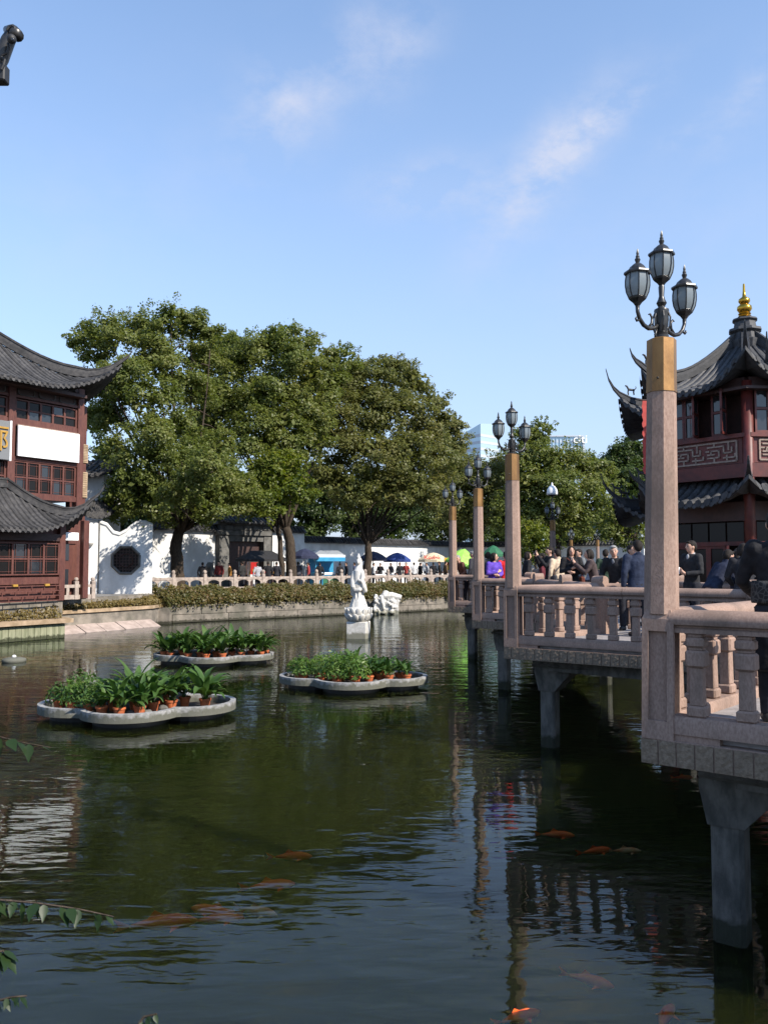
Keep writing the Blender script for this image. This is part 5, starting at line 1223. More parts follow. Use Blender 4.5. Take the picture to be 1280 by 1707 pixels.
for (x, y, s) in ((.05, .05, 1.05), (.45, -.6, .62), (.7, -.25, .7), (.95, -.5, .6), (1.2, -.1, .65), (1.4, -.35, .55), (.8, .3, .7), (.5, .5, .7)):
    aspidistra(onraft(RB, rots[1], x, y), lb2, 'broad-leaved plants on the planter before the statue', 15, s, False)
lc = 'potted broad-leaved plant on the planter near the stone bank'
for (x, y, s) in ((-1.6, -.1, .85), (-1.3, -.45, .85), (-.95, -.2, 1.0), (-.7, -.7, .85), (-.4, -.3, 1.0), (-.1, -.9, .85), (.1, -.2, .95), (.4, -.8, .9), (.6, -.2, 1.0), (.95, -.45, .95), (1.2, 0, .95), (1.55, -.3, .85), (-1.1, .35, .95), (-.3, .5, 1.0), (.5, .5, 1.0), (1.65, .1, .8)):
    aspidistra(onraft(RC, rots[2], x, y), lc, 'potted plants on the planter near the bank', 19, s * 1.15, False)

# ================================================================== STATUE
sp = G(597, 1065, 0); k_ = sp.y / F
st = thing('robed_statue', 'white stone statue of a robed standing figure on a lotus base in the pond', 'statue', (sp.x, sp.y + .4, 0), R(-12)); st.scale = (.92, .92, 1.0)
mb = MB(); mb.box((0, 0, .12), (.94, .94, 1.2), bev=.03); mb.build('pedestal', 'marble', st)
mb = MB(); mb.lathe([(.45, .7), (.55, .85), (.6, 1.05), (.56, 1.28), (.5, 1.33)], 20); mb.build('lotus_base', 'marble', st, smooth=True)
for ring, (rr, z0, n, tilt) in enumerate(((.5, .78, 12, .55), (.54, 1.0, 12, .3))):
    for q in range(n):
        a = 2 * math.pi * (q + .5 * ring) / n; mb = MB(); mb.ball((0, 0, .14), (.055, .15, .2), 8, 6)
        o = mb.build('lotus_petal', 'marble', st, (rr * math.cos(a), rr * math.sin(a), z0), smooth=True); o.rotation_euler = (0, tilt, a)
mb = MB()
mb.lathe([(.43, 1.3), (.40, 1.42), (.31, 1.65), (.24, 1.85), (.25, 2.0)], 24, lobes=9, amp=.06)
mb.tube([(0, 0, 1.85), (-.02, 0, 2.2), (-.02, .02, 2.6), (0, .02, 2.9), (0, 0, 3.1)], [.24, .28, .27, .25, .1], 16)
mb.tube([(-.2, -.02, 2.85), (-.26, -.1, 2.5), (-.2, -.2, 2.2), (-.28, -.05, 1.85)], [.11, .13, .14, .08], 10)
mb.tube([(.17, -.05, 2.88), (.24, -.16, 2.6), (.18, -.26, 2.42), (.05, -.28, 2.5)], [.11, .12, .11, .07], 10)
mb.tube([(.22, -.2, 2.5), (.3, -.18, 2.2), (.36, -.12, 2.02), (.42, -.08, 2.0)], [.1, .13, .11, .05], 10)
mb.tube([(-.22, -.1, 2.2), (-.1, -.26, 2.05), (.12, -.26, 2.08), (.3, -.14, 2.2)], [.07, .09, .09, .07], 8)
mb.tube([(-.25, .1, 2.7), (-.3, .12, 2.2), (-.32, .1, 1.8)], [.08, .1, .05], 8)
mb.tube([(0, 0, 3.0), (0, -.01, 3.15)], [.085, .085], 10)
mb.ball((0, -.03, 3.28), (.115, .13, .16), 14, 10); mb.ball((0, .05, 3.3), (.15, .13, .2), 14, 10)
mb.tube([(0, .08, 3.35), (0, .1, 3.1), (0, .14, 2.8)], [.15, .17, .16], 12)
mb.ball((0, -.01, 3.47), (.1, .1, .1), 10, 8); mb.ball((0, 0, 3.56), (.06, .06, .09), 8, 6)
mb.ball((0, -.165, 3.26), (.018, .025, .035), 6, 5)
for q in (-1, 1): mb.tube([(q * .08, -.27, 1.5), (q * .07, -.25, 1.9), (q * .1, -.24, 2.3)], [.04, .035, .03], 6)
obj_of('figure', remeshed(mb, 'marble', .017, 1), st)
# carved stone by the far wall
dp = G(645, 1020, 0)
t = thing('carved_stone_spout', 'pale carved stone dragon head spout against the far embankment', 'sculpture', (dp.x - .05, 53.7, -.05))
mb = MB(); mb.box((0, 0, .45), (1.55, 1.0, 1.1)); rg = np.random.default_rng(5)
for q in range(46):
    mb.ball((rg.uniform(-.75, .6), -.45 + rg.uniform(-.1, .15), rg.uniform(.1, 1.25)), tuple(rg.uniform(.07, .2, 3)), 8, 6)
mb.tube([(-.5, -.3, .9), (-.1, -.35, 1.2), (.35, -.35, 1.22), (.95, -.35, 1.1)], [.2, .27, .25, .17], 10); mb.tube([(.3, -.4, .95), (.6, -.4, .9), (.85, -.4, .88)], [.15, .12, .08], 8)
mb.ball((-.05, -.3, 1.42), (.22, .2, .14), 8, 6); mb.ball((.2, -.45, 1.35), .1, 8, 6)
mb.tube([(-.3, -.5, 1.2), (-.25, -.6, .8), (-.15, -.55, .35)], [.12, .11, .08], 8)
obj_of('carving', remeshed(mb, 'marble', .026, 1), t)
# float lamp on the water
fp = G(24, 1103, 0)
t = thing('floating_light', 'small white floating light on the water near the greenish wall', 'float', (fp.x, fp.y, 0))
mb = MB(); mb.lathe([(.3, -.08), (.38, .03), (.36, .1), (.2, .14), (.06, .15)], 16); mb.build('float_ring', 'raft', t, smooth=True)
mb = MB(); mb.lathe([(.06, .14), (.07, .17), (.05, .21), (.02, .22)], 10); mb.build('dome', 'white_plastic', t, smooth=True)

# ================================================================== KOI
def koi_mesh(matn):
    mb = MB(); mb.tube([(-.26, 0, 0), (-.18, .012, 0), (-.05, .02, 0), (.1, .005, 0), (.2, -.01, 0), (.26, -.015, 0)], [.015, .03, .06, .066, .045, .012], 8)
    mb.add([(-.25, 0, 0), (-.4, .05, .05), (-.36, .02, 0), (-.4, .05, -.06)], [(0, 1, 2), (0, 2, 3)])
    mb.add([(.02, .01, .05), (-.08, .02, .1), (-.14, .02, .03)], [(0, 1, 2)])
    for s in (-1, 1): mb.add([(.12, s * .05, -.02), (.04, s * .13, -.03), (.05, s * .05, -.02)], [(0, 1, 2)])
    return mb.mesh('koi', matn, smooth=True, fix=False)
kd = {m: koi_mesh(m) for m in ('koi', 'koi_white')}
for (px, py, dep, sc_, ang, mt, lab) in (
        (275, 1518, .035, 1.15, 15, 'koi', 'long orange koi just under the surface, before two clustered koi'), (355, 1500, .04, .85, 170, 'koi', 'orange koi of a close pair in mid pond'), (368, 1515, .04, .8, 10, 'koi', 'second orange koi of the close pair in mid pond'),
        (432, 1503, .05, .75, -20, 'koi_white', 'pinkish white koi beside the orange pair'), (455, 1455, .10, .9, 15, 'koi', 'dim orange koi swimming beyond the pair'), (490, 1408, .12, .8, 5, 'koi', 'deep faint orange koi in open water'),
        (868, 1690, .0, .62, 28, 'koi', 'bright orange koi breaking the surface'), (930, 1378, .06, .75, -5, 'koi', 'slim orange koi in the shade of the bridge'), (995, 1405, .05, .7, 20, 'koi', 'orange koi curving below the bridge'), (1045, 1405, .06, .6, 0, 'koi_white', 'pale koi below the bridge'),
        (1140, 1288, .03, .55, 0, 'koi', 'small red koi under the bridge edge'), (1110, 1668, .09, .7, 60, 'koi', 'faint orange koi near the big pile'), (985, 1610, .1, .7, -30, 'koi', 'faint koi in the open water before the pile')):
    g_ = G(px, py, -.02); o = obj_of('koi', kd[mt], None, (g_.x, g_.y, (.0 if py == 1690 else -.045) - dep * .5 - .06 * sc_), (0, 0, R(ang)), (sc_, sc_, sc_)); tag(o, lab, 'fish', 'koi in the pond')
# ================================================================== FAR BANK
# stone railing along the plaza
t = thing('stone_railing', 'pale stone railing with arched openings along the far plaza above the hedge', 'railing')
mb = MB(); mb.box((0, 0, .5), (.2, .2, 1.0), bev=.02); mb.lathe([(.07, 1.0), (.1, 1.04), (.115, 1.12), (.09, 1.2), (.03, 1.24)], 8); fp_me = mb.mesh('post', 'rail_stone')
def arch_panel(w):
    """slab with two arched openings"""
    h = .82; mb = MB(); nseg = 8
    mb.box((w / 2, 0, h - .07), (w, .14, .14)); mb.box((w / 2, 0, .14), (w, .12, .2))
    ow = (w - .3) / 2
    for k in range(3): mb.box((.05 + k * (ow + .1), 0, .45), (.1, .11, .46))
    for k in range(2):
        x0 = .1 + k * (ow + .1)
        for s in range(nseg):
            a0, a1 = math.pi * s / nseg, math.pi * (s + 1) / nseg; xa, xb = x0 + ow / 2 - ow / 2 * math.cos(a0), x0 + ow / 2 - ow / 2 * math.cos(a1); za, zb_ = .5 + .16 * math.sin(a0), .5 + .16 * math.sin(a1)
            mb.add([(xa, -.05, za), (xb, -.05, zb_), (xb, -.05, .69), (xa, -.05, .69), (xa, .05, za), (xb, .05, zb_), (xb, .05, .69), (xa, .05, .69)], [(0, 1, 2, 3), (7, 6, 5, 4), (0, 4, 5, 1)])
    return mb.mesh('panel', 'rail_stone')
pan_me = arch_panel(1.66)
rail_run = [Cp - bd * 1.2 + bn * .1, Dp + bn * .1, Vector((9, 61.4, 0)), Vector((16.5, 62, 0))]
for i in range(len(rail_run) - 1):
    a, b_ = rail_run[i], rail_run[i + 1]; d = (b_ - a).normalized(); n = int((b_ - a).length / 1.88); stp = (b_ - a).length / n; ang = math.atan2(d.y, d.x)
    for k in range(n):
        obj_of('post', fp_me, t, a + d * stp * k + Vector((0, 0, GZ)), (0, 0, ang)); obj_of('panel', pan_me, t, a + d * (stp * k + .1) + Vector((0, 0, GZ)), (0, 0, ang), ((stp - .2) / 1.66, 1, 1))
# garden walls
def pxy(px, Y): p = P(px, 939, Y); return Vector((p.x, Y, 0))
def garden_wall(label, pts, top, stain='plaster', rows=True):
    w = thing('garden_wall', label, 'wall'); mb = MB(); mb.sweep([(-.15, GZ - .2), (-.15, top), (.15, top), (.15, GZ - .2)], pts); mb.build('plaster', stain, w)
    mb = MB(); mb.sweep([(-.42, top), (-.42, top + .07), (-.1, top + .36), (-.1, top + .5), (.1, top + .5), (.1, top + .36), (.42, top + .07), (.42, top)], pts); mb.build('coping', 'roof_dark', w)
    mb = MB()
    for i in range(len(pts) - 1):
        a, b_ = pts[i], pts[i + 1]; d = (b_ - a).normalized(); nrm = Vector((d.y, -d.x, 0)); m = int((b_ - a).length / .3)
        for k in range(m):
            c = a + d * (.3 * (k + .5)); mb.tube([c + nrm * .46 + Vector((0, 0, top + .06)), c + nrm * .12 + Vector((0, 0, top + .4))], .075, 6)
    o = mb.build('tile_course', 'roof_tile', w, fix=False); o['kind'] = 'stuff'
    return w
garden_wall('white garden wall between the octagon window wall and the stone gate', [pxy(235, 52), pxy(362, 55.8)], 5.3)
garden_wall('short white garden wall between the stone gate and the blue kiosk', [pxy(452, 58), pxy(505, 60)], 5.35)
w_ = garden_wall('long white garden wall with black tile coping behind the umbrellas', [pxy(505, 60.2), pxy(748, 75)], 4.7)
dpt = pxy(681, 70.4); dirw = (pxy(748, 75) - pxy(505, 60.2)).normalized()
M = frame(dpt + Vector((0, 0, GZ)), dirw)
mb = MB(); mb.box((0, -.2, .8), (1.0, .06, 1.6), M); mb.build('doorway', 'dark_wood', w_)
mb = MB()
for x in (-.55, .55): mb.box((x, -.2, .8), (.1, .1, 1.65), M)
mb.box((0, -.2, 1.66), (1.2, .1, .1), M); mb.build('door_frame', 'marble', w_)
garden_wall('white garden wall with scalloped tiles behind the people on the bridge', [pxy(748, 75.3), pxy(900, 71.5), pxy(1075, 64)], 4.62)
# stone gate
gc = pxy(407, 56.9); gdir = (pxy(505, 60) - pxy(250, 52)).normalized(); gz = lambda y: ZAT(y, 56.9)
g = thing('stone_gate', 'dark carved stone gateway with stepped cornices under the trees', 'gate'); M = frame(gc + Vector((0, 0, 0)), gdir)
hw = 2.1
for s in (-1, 1):
    mb = MB(); mb.box((s * (hw - .35), 0, (GZ + gz(893)) / 2), (.75, .7, gz(893) - GZ), M, bev=.03); mb.box((s * (hw - .35), -.02, GZ + .25), (.95, .9, .5), M, bev=.03); mb.build('pier', 'stone_grey', g)
for (ya, yb, ww, dd) in ((903, 893, 3.9, .55), (893, 885, 4.5, .9), (885, 876, 4.1, .7), (876, 871, 4.7, 1.0)):
    mb = MB(); mb.box((0, 0, (gz(ya) + gz(yb)) / 2), (ww, dd, gz(yb) - gz(ya) - .004), M, bev=.02); mb.build('lintel', 'stone_grey', g)
for k in range(5):
    mb = MB(); mb.box((-1.5 + k * .75, -.38, gz(880.5)), (.6, .06, .26), M, bev=.02); mb.build('carved_panel', 'stone_grey', g)
q0, q1 = M @ Vector((-2.6, -.8, gz(871))), M @ Vector((2.6, -.8, gz(871)))
nrm = M.to_3x3() @ Vector((0, 1, 0)); roof_slope(g, q0, q1, nrm, .9, .55, 0, 99, .25, .25, 1.0, 'roof_dark', pitch=.3)
mb = MB(); mb.box((0, .2, (GZ + gz(903)) / 2), (3.0, .1, gz(903) - GZ), M); mb.build('door_leaf', 'dark_wood', g)  # dark panel put in to fill the dark gate opening
# stone lion beside the gate
lp = pxy(353, 52.5); t = thing('stone_lion', 'weathered grey stone lion on a plinth beside the gate', 'sculpture', (lp.x, lp.y, GZ), R(-20))
mb = MB(); mb.box((0, 0, .35), (.7, .9, .7), bev=.03); mb.build('plinth', 'stone_grey', t)
mb = MB(); mb.ball((0, .15, .95), (.26, .35, .32)); mb.tube([(0, .1, 1.0), (0, -.1, 1.3)], [.24, .22], 10); mb.ball((0, -.2, 1.45), (.24, .24, .25)); mb.ball((0, -.4, 1.38), (.13, .12, .11))
for s in (-1, 1): mb.tube([(s * .14, -.2, 1.2), (s * .15, -.28, .95), (s * .15, -.33, .7)], [.1, .08, .08], 8); mb.ball((s * .18, .25, .8), (.12, .25, .14)); mb.ball((s * .17, -.12, 1.65), .06)
obj_of('lion', remeshed(mb, 'stone_grey', .04, 2), t)

# umbrellas, stalls
def umbrella(label, px, Y, ytop, yrim, rpx, matn, tilt=0.0, txt=None, rib=8, valance=.18):
    c = pxy(px, Y); zt, zr = ZAT(ytop, Y), ZAT(yrim, Y); r = rpx * Y / F
    t = thing('market_umbrella', label, 'umbrella', (c.x, c.y, GZ), R(10), 'market umbrellas on the far plaza')
    mb = MB(); mb.tube([(0, 0, 0), (0, 0, zt - GZ)], .03, 8); mb.box((0, 0, .06), (.5, .5, .12)); mb.build('pole', 'steel', t)
    h = zt - zr; M = Matrix.Translation((0, 0, zr - GZ)) @ Matrix.Rotation(tilt, 4, 'Y')
    mb = MB(); mb.lathe([(.02, h), (r * .3, h * .86), (r * .62, h * .55), (r * .86, h * .22), (r, 0), (r * 1.0, -valance), (r * .985, -valance), (r * .97, 0), (r * .6, h * .5), (.02, h * .93)], rib, M=M); mb.build('canopy', matn, t)
    mb = MB()
    for k in range(rib): a = 2 * math.pi * k / rib; mb.tube([(0, 0, h * .55), (r * .6 * math.cos(a), r * .6 * math.sin(a), h * .45)], .012, 4, M)
    mb.build('strut', 'steel', t)
    if txt:
        o = obj_of('lettering', text_mesh(txt, .5, 'red_print', .006), t, (-r * .25, -r * .80, zr - GZ + h * .30), (R(58), 0, R(-10)))
    return t
umbrella('black umbrella leaning over the end of the blue kiosk', 508, 57, 914.5, 927, 24, 'navy_cloth', rib=10)
umbrella('dark navy umbrella whose pole stands by the camphor trunk', 622, 62, 919, 931, 24, 'navy_cloth')
umbrella('blue square-edged umbrella beside the dark navy one', 662, 63, 921, 933, 23, 'blue_cloth', rib=6)
umbrella('cream umbrella with red lettering over photo stall', 722, 66, 921, 933, 26, 'cream_cloth', txt='Kodak')
umbrella('bright green umbrella behind the elderly man on the bridge', 768, 62, 914, 940, 27, 'green_cloth', tilt=R(16), rib=10)
umbrella('dark green umbrella between the lamp posts, seen over the crowd', 822, 64, 909, 924, 19, 'dkgreen_cloth', rib=8)
# yellow banners
for (px, lab) in ((748, 'yellow hanging banner with a red K below the cream umbrella'), (764, 'yellow hanging banner beside the green umbrella')):
    c = pxy(px, 61.8); t = thing('hanging_banner', lab, 'banner', (c.x, c.y, GZ)); z0, z1 = ZAT(950, 61.8) - GZ, ZAT(930, 61.8) - GZ
    mb = MB(); mb.box((0, 0, (z0 + z1) / 2), (.62, .03, z1 - z0)); mb.build('cloth', 'yellow_print', t)
    mb = MB(); mb.tube([(-.33, 0, 0), (-.33, 0, z1 + .05)], .02, 6); mb.tube([(-.33, 0, z1 + .02), (.33, 0, z1 + .02)], .015, 6); mb.build('stand', 'steel', t)
    obj_of('lettering', text_mesh('K', .5, 'red_print', .006), t, (0, -.03, (z0 + z1) / 2), (math.pi / 2, 0, 0))
# blue kiosk
c = pxy(541, 58.5); k = thing('blue_kiosk', 'bright blue sales kiosk with a white-edged awning against the white wall', 'kiosk', (c.x, c.y, GZ), R(30)); kz = lambda y: ZAT(y, 58.5) - GZ
mb = MB(); mb.box((0, 0, .5), (1.9, 1.2, 1.0), bev=.03); mb.build('counter', 'blue_plastic', k)
for x in (-.92, .92):
    for y in (-.55, .55): mb = MB(); mb.box((x, y, 1.4), (.07, .07, 1.3)); mb.build('post', 'blue_plastic', k)
mb = MB(); mb.box((0, .55, 1.4), (1.8, .05, 1.3)); mb.build('back_panel', 'blue_plastic', k)
mb = MB(); mb.prism([(-1.1, 0), (1.1, 0), (1.1, .12), (.7, .34), (-.7, .34), (-1.1, .12)], -.7, .7, Matrix.Translation((0, 0, kz(926))) @ Matrix.Rotation(math.pi / 2, 4, 'X')); mb.build('roof', 'steel', k)
mb = MB(); mb.box((0, -.8, kz(927)), (2.3, .25, .16)); mb.build('awning_edge', 'sign_white', k)
mb = MB(); mb.box((0, -.82, kz(932)), (2.3, .2, .3)); mb.build('awning', 'blue_plastic', k)
mb = MB(); mb.box((0, -.62, .92), (1.7, .1, .14)); mb.build('shelf', 'sign_white', k)
mb = MB(); mb.box((.2, -.61, .35), (1.2, .03, .5)); mb.build('poster', 'dkgreen_cloth', k)
# black canopy stall
c = pxy(436, 54); k = thing('canopy_stall', 'black pitched canopy stall in front of the stone gate', 'stall', (c.x, c.y, GZ), R(30)); kz = lambda y: ZAT(y, 54) - GZ
for x in (-1.2, 1.2):
    for y in (-.8, .8): mb = MB(); mb.tube([(x, y, 0), (x, y, kz(932))], .03, 6); mb.build('pole', 'steel', k)
mb = MB(); h0, h1 = kz(932), kz(918); mb.add([(-1.4, -1, h0), (1.4, -1, h0), (1.4, 1, h0), (-1.4, 1, h0), (-.7, 0, h1), (.7, 0, h1), (-1.4, -1, h0 - .15), (1.4, -1, h0 - .15), (1.4, 1, h0 - .15), (-1.4, 1, h0 - .15)],
    [(0, 1, 5, 4), (1, 2, 5), (2, 3, 4, 5), (3, 0, 4), (0, 6, 7, 1), (1, 7, 8, 2), (2, 8, 9, 3), (3, 9, 6, 0)]); mb.build('canopy', 'black_cloth', k)
mb = MB(); mb.box((0, 0, .45), (2.2, 1.0, .9), bev=.02); mb.build('counter', 'dark_wood', k)
for q in range(8): mb = MB(); mb.box((-.9 + q * .26, -.2 + .2 * (q % 2), 1.0), (.14, .14, .2)); mb.build('goods', ('gold_paint', 'red_print', 'sign_white')[q % 3], k)
c = pxy(424, 52); t = thing('red_sign', 'small red lit advertising sign with a white base by the railing', 'sign', (c.x, c.y, GZ)); mb = MB(); mb.box((0, 0, 1.3), (.42, .1, .75), bev=.01); mb.build('sign_face', 'red_print', t)
mb = MB(); mb.box((0, 0, .85), (.46, .14, .16)); mb.box((0, 0, .4), (.1, .1, .8)); mb.build('stand', 'sign_white', t); mb = MB(); mb.ball((0, -.06, 1.15), (.1, .02, .14)); mb.build('emblem', 'yellow_print', t)
# tables with vendors' goods under the blue umbrellas
for (px, Y, lab) in ((640, 61, 'cluttered sales table below the blue umbrellas'), (720, 64.5, 'cluttered photo sales table below the cream umbrella')):
    c = pxy(px, Y); t = thing('sales_table', lab, 'table', (c.x, c.y, GZ), R(20)); mb = MB(); mb.box((0, 0, .8), (2.4, .8, .06)); mb.build('table_top', 'sign_white', t)
    for x in (-1.1, 1.1):
        for y in (-.3, .3): mb = MB(); mb.box((x, y, .39), (.05, .05, .77)); mb.build('leg', 'steel', t)
    for q in range(12): mb = MB(); s_ = rng.uniform(.1, .25); mb.box((-1.05 + q * .19, rng.uniform(-.2, .2), .83 + s_ / 2), (.16, .16, s_)); mb.build('goods', ('black_cloth', 'sign_white', 'dark_wood', 'black_cloth')[q % 4], t)

# far lamp posts
dm = Lp[1]
l5 = more_post('granite lamp post topped by a white camera dome, seen over the crowd', (dm.x, dm.y, SZ), R(-40)); l5.name = 'lamp_post'
mb = MB(); mb.tube([(0, 0, 4.25), (0, 0, 4.75)], .025, 8); zz = ZAT(825, dm.y) - SZ; mb.tube([(0, 0, 4.6), (0, 0, zz)], .03, 8); mb.lathe([(.02, zz - .1), (.16, zz - .04), (.2, zz)], 14); mb.build('camera_mount', 'iron', l5)
mb = MB(); mb.lathe([(.24, zz), (.25, zz + .08), (.22, zz + .25), (.13, zz + .38), (.05, zz + .43), (.04, zz + .52), (.01, zz + .56)], 16); mb.build('camera_dome', 'white_plastic', l5, smooth=True)
for (px, Y, lab) in ((952, 63, 'small distant lamp post on the plaza behind the black-haired woman'), (996, 62.5, 'distant lamp post on the plaza above the woman taking a photo'), (1063, 58, 'distant lamp post in the shade of the drooping tree')):
    c = pxy(px, Y); more_post(lab, (c.x, c.y, GZ), R(-20))

# ================================================================== OFFICE TOWERS
def office(label, pts, top, Yc, band, name='office_tower', slope=None):
    t = thing(name, label, 'building'); n = len(pts)
    tops = slope or [top] * n
    mb = MB(); mb.add([(x, y, 0) for x, y in pts] + [(x, y, z) for (x, y), z in zip(pts, tops)], [[i, (i + 1) % n, n + (i + 1) % n, n + i] for i in range(n)] + [list(range(n, 2 * n))]); mb.build('glass_wall', 'tower_glass', t)
    z = 30; pz = [Vector((x, y, 0)) for x, y in pts]
    while z < min(tops) - 1:
        mb = MB(); mb.sweep([(-.12, z), (-.12, z + band * .4), (.12, z + band * .4), (.12, z)], pz, closed=True); mb.build('floor_band', 'tower_frame', t); z += band
    return t
YA = 520; s_ = YA / F
pa = [(P(774, 800, YA).x, YA), (P(800, 800, YA - 8).x, YA - 12), (P(832, 800, YA).x, YA), (P(832, 800, YA).x, YA + 25), (P(774, 800, YA).x, YA + 25)]
office('pale glass office tower with a slanted top above the trees', pa, 0, YA, 4.2, slope=[ZAT(722, YA), ZAT(706, YA - 12), ZAT(707, YA), ZAT(707, YA), ZAT(720, YA)])
YB = 600
xb0, xb1 = P(888, 800, YB).x, P(972, 800, YB).x
tb = office('blue-green glass office tower with white letters on top', [(xb0, YB), (xb1, YB), (xb1 + 3, YB + 6), (xb1 + 3, YB + 25), (xb0, YB + 25)], ZAT(726, YB), YB, 4.6)
mb = MB(); mb.box(((xb0 + xb1) / 2, YB - .6, ZAT(727, YB)), (xb1 - xb0 + 1, 1.2, 1.0)); mb.box((xb1 + .4, YB - .4, ZAT(790, YB)), (1.2, 1.2, ZAT(727, YB) - ZAT(853, YB))); mb.build('edge_frame', 'tower_frame', tb)
for k_ in range(14):
    mb = MB(); mb.box((xb0 + (xb1 - xb0) * (k_ + .5) / 14, YB - .35, ZAT(790, YB)), (.35, .5, ZAT(733, YB) - ZAT(853, YB))); mb.build('mullion', 'tower_glass_dark', tb)
pl_ = P(966, 733, YB); obj_of('lettering', text_mesh('citi', 8.6, 'sign_white', .3), tb, (pl_.x, YB - 1.6, pl_.z), (math.pi / 2, 0, 0))

# ================================================================== CAMERA POLE, VINES AT THE NEAR BANK
pb = P(-26, 85, 6.3); t = thing('security_camera_pole', 'black security camera with looped cables on a pole top', 'camera pole', (pb.x, pb.y, GZ))
top = P(-20, 140, 6.3).z - GZ
mb = MB(); mb.tube([(0, 0, 0), (0, 0, top)], .045, 10); mb.box((0, 0, .02), (.25, .25, .04)); mb.build('pole', 'iron', t)
q = lambda px, py, dy=0: P(px, py, 6.3 + dy) - Vector((pb.x, pb.y, GZ))
mb = MB(); mb.tube([Vector((0, 0, top - .3)), q(-10, 125), q(2, 98), q(14, 68), q(20, 58)], [.045, .05, .06, .055, .05], 10); mb.build('bracket_arm', 'iron', t, smooth=True)
mb = MB(); mb.tube([q(12, 50, .05), q(22, 52), q(31, 60, -.05)], [.03, .05, .045], 10); mb.build('hood', 'iron', t, smooth=True)
mb = MB(); mb.ball(q(20, 65, -.1), .036, 12, 8); cm = mb.build('camera_ball', 'black_rubber', t, smooth=True)
mb = MB(); mb.ball(q(22, 66, -.14), .012, 8, 6); mb.build('lens', 'window_glass', cm, smooth=True)
mb = MB(); mb.tube([q(0, 88), q(8, 74), q(14, 70)], [.02, .03, .02], 8); mb.build('bracket_plate', 'steel', t)
for pts in ([(12, 50), (16, 45), (21, 43), (25, 46), (27, 52)], [(14, 72), (16, 80), (12, 88), (4, 92)], [(3, 95), (9, 100), (7, 108), (3, 116)]):
    mb = MB(); mb.tube([q(x, y, -.06) for x, y in pts], .011, 6); mb.build('cable', 'black_rubber', t)
mb = MB(); mb.box(q(2, 124), (.1, .1, .14), bev=.01); mb.build('junction_box', 'black_rubber', t)

def vine_leaf():
    mb = MB(); pr_ = [(0, 0), (.22, .26), (.5, .30), (.85, .13), (1.15, 0)]; vs = [(x, y, .12 * y + (-.15 * x * x)) for x, y in pr_] + [(x, -y, .12 * y - .15 * x * x) for x, y in pr_[1:-1]] + [(x, 0, -.15 * x * x - .02) for x in (.3, .62, .88)]
    mb.add(vs, [(0, 1, 8), (1, 2, 9, 8), (2, 3, 10, 9), (3, 4, 10), (0, 8, 5), (8, 9, 6, 5), (9, 10, 7, 6), (10, 4, 7)]); return mb.mesh('leaf', 'leaf_vine', smooth=True, fix=False)
vl = vine_leaf()
def vine(label, pts, Y, size, n, both=True, hang=.9):
    wp = [P(x, y, Y + dy) for x, y, dy in pts]; t = thing('vine_spray', label, 'plant', tuple(wp[0]), 0, 'sprays of vine from the near bank')
    path = [p - wp[0] for p in wp]; fine = []
    for i in range(len(path) - 1): fine += [path[i].lerp(path[i + 1], k / 5) for k in range(5)]
    fine.append(path[-1]); mb = MB(); mb.tube(fine, [.006 * (1 - .7 * k / len(fine)) + .001 for k in range(len(fine))], 5); mb.build('stem', 'bark', t)
    for k in range(n):
        f = .12 + .88 * (k + rng.uniform(0, .5)) / n; i = min(len(fine) - 2, int(f * (len(fine) - 1))); p = fine[i]; s = size * rng.uniform(.75, 1.2) * (1.1 - .3 * f)
        obj_of('leaf', vl, t, p, (rng.uniform(-.5, .5), rng.uniform(.3, hang + .5), (-1.2 if k % 2 else -.2) + rng.uniform(-.5, .5)), (s, s, s))
    return t
vine('arching vine spray with a row of heart-shaped leaves over the water', [(-60, 1490, 0), (0, 1500, 0), (60, 1505, 0), (130, 1515, .02), (190, 1528, .03)], 4.0, .085, 17)
vine('vine tip with a few dark leaves beside the brown reflections', [(-60, 1225, 0), (0, 1228, 0), (40, 1238, 0), (85, 1246, 0)], 6.3, .12, 7)
vine('thick tuft of vine leaves at the edge below the arching spray', [(-60, 1600, 0), (-20, 1590, 0), (6, 1585, 0), (14, 1600, 0)], 3.7, .08, 9)
vine('short low vine shoot with small dark leaves', [(-60, 1690, 0), (-10, 1670, 0), (20, 1662, 0), (45, 1660, 0)], 3.3, .05, 9)
vine('twiggy vine shoot rising from the quay edge', [(180, 1800, 0), (215, 1730, 0), (240, 1695, 0), (262, 1690, 0)], 2.9, .045, 9)
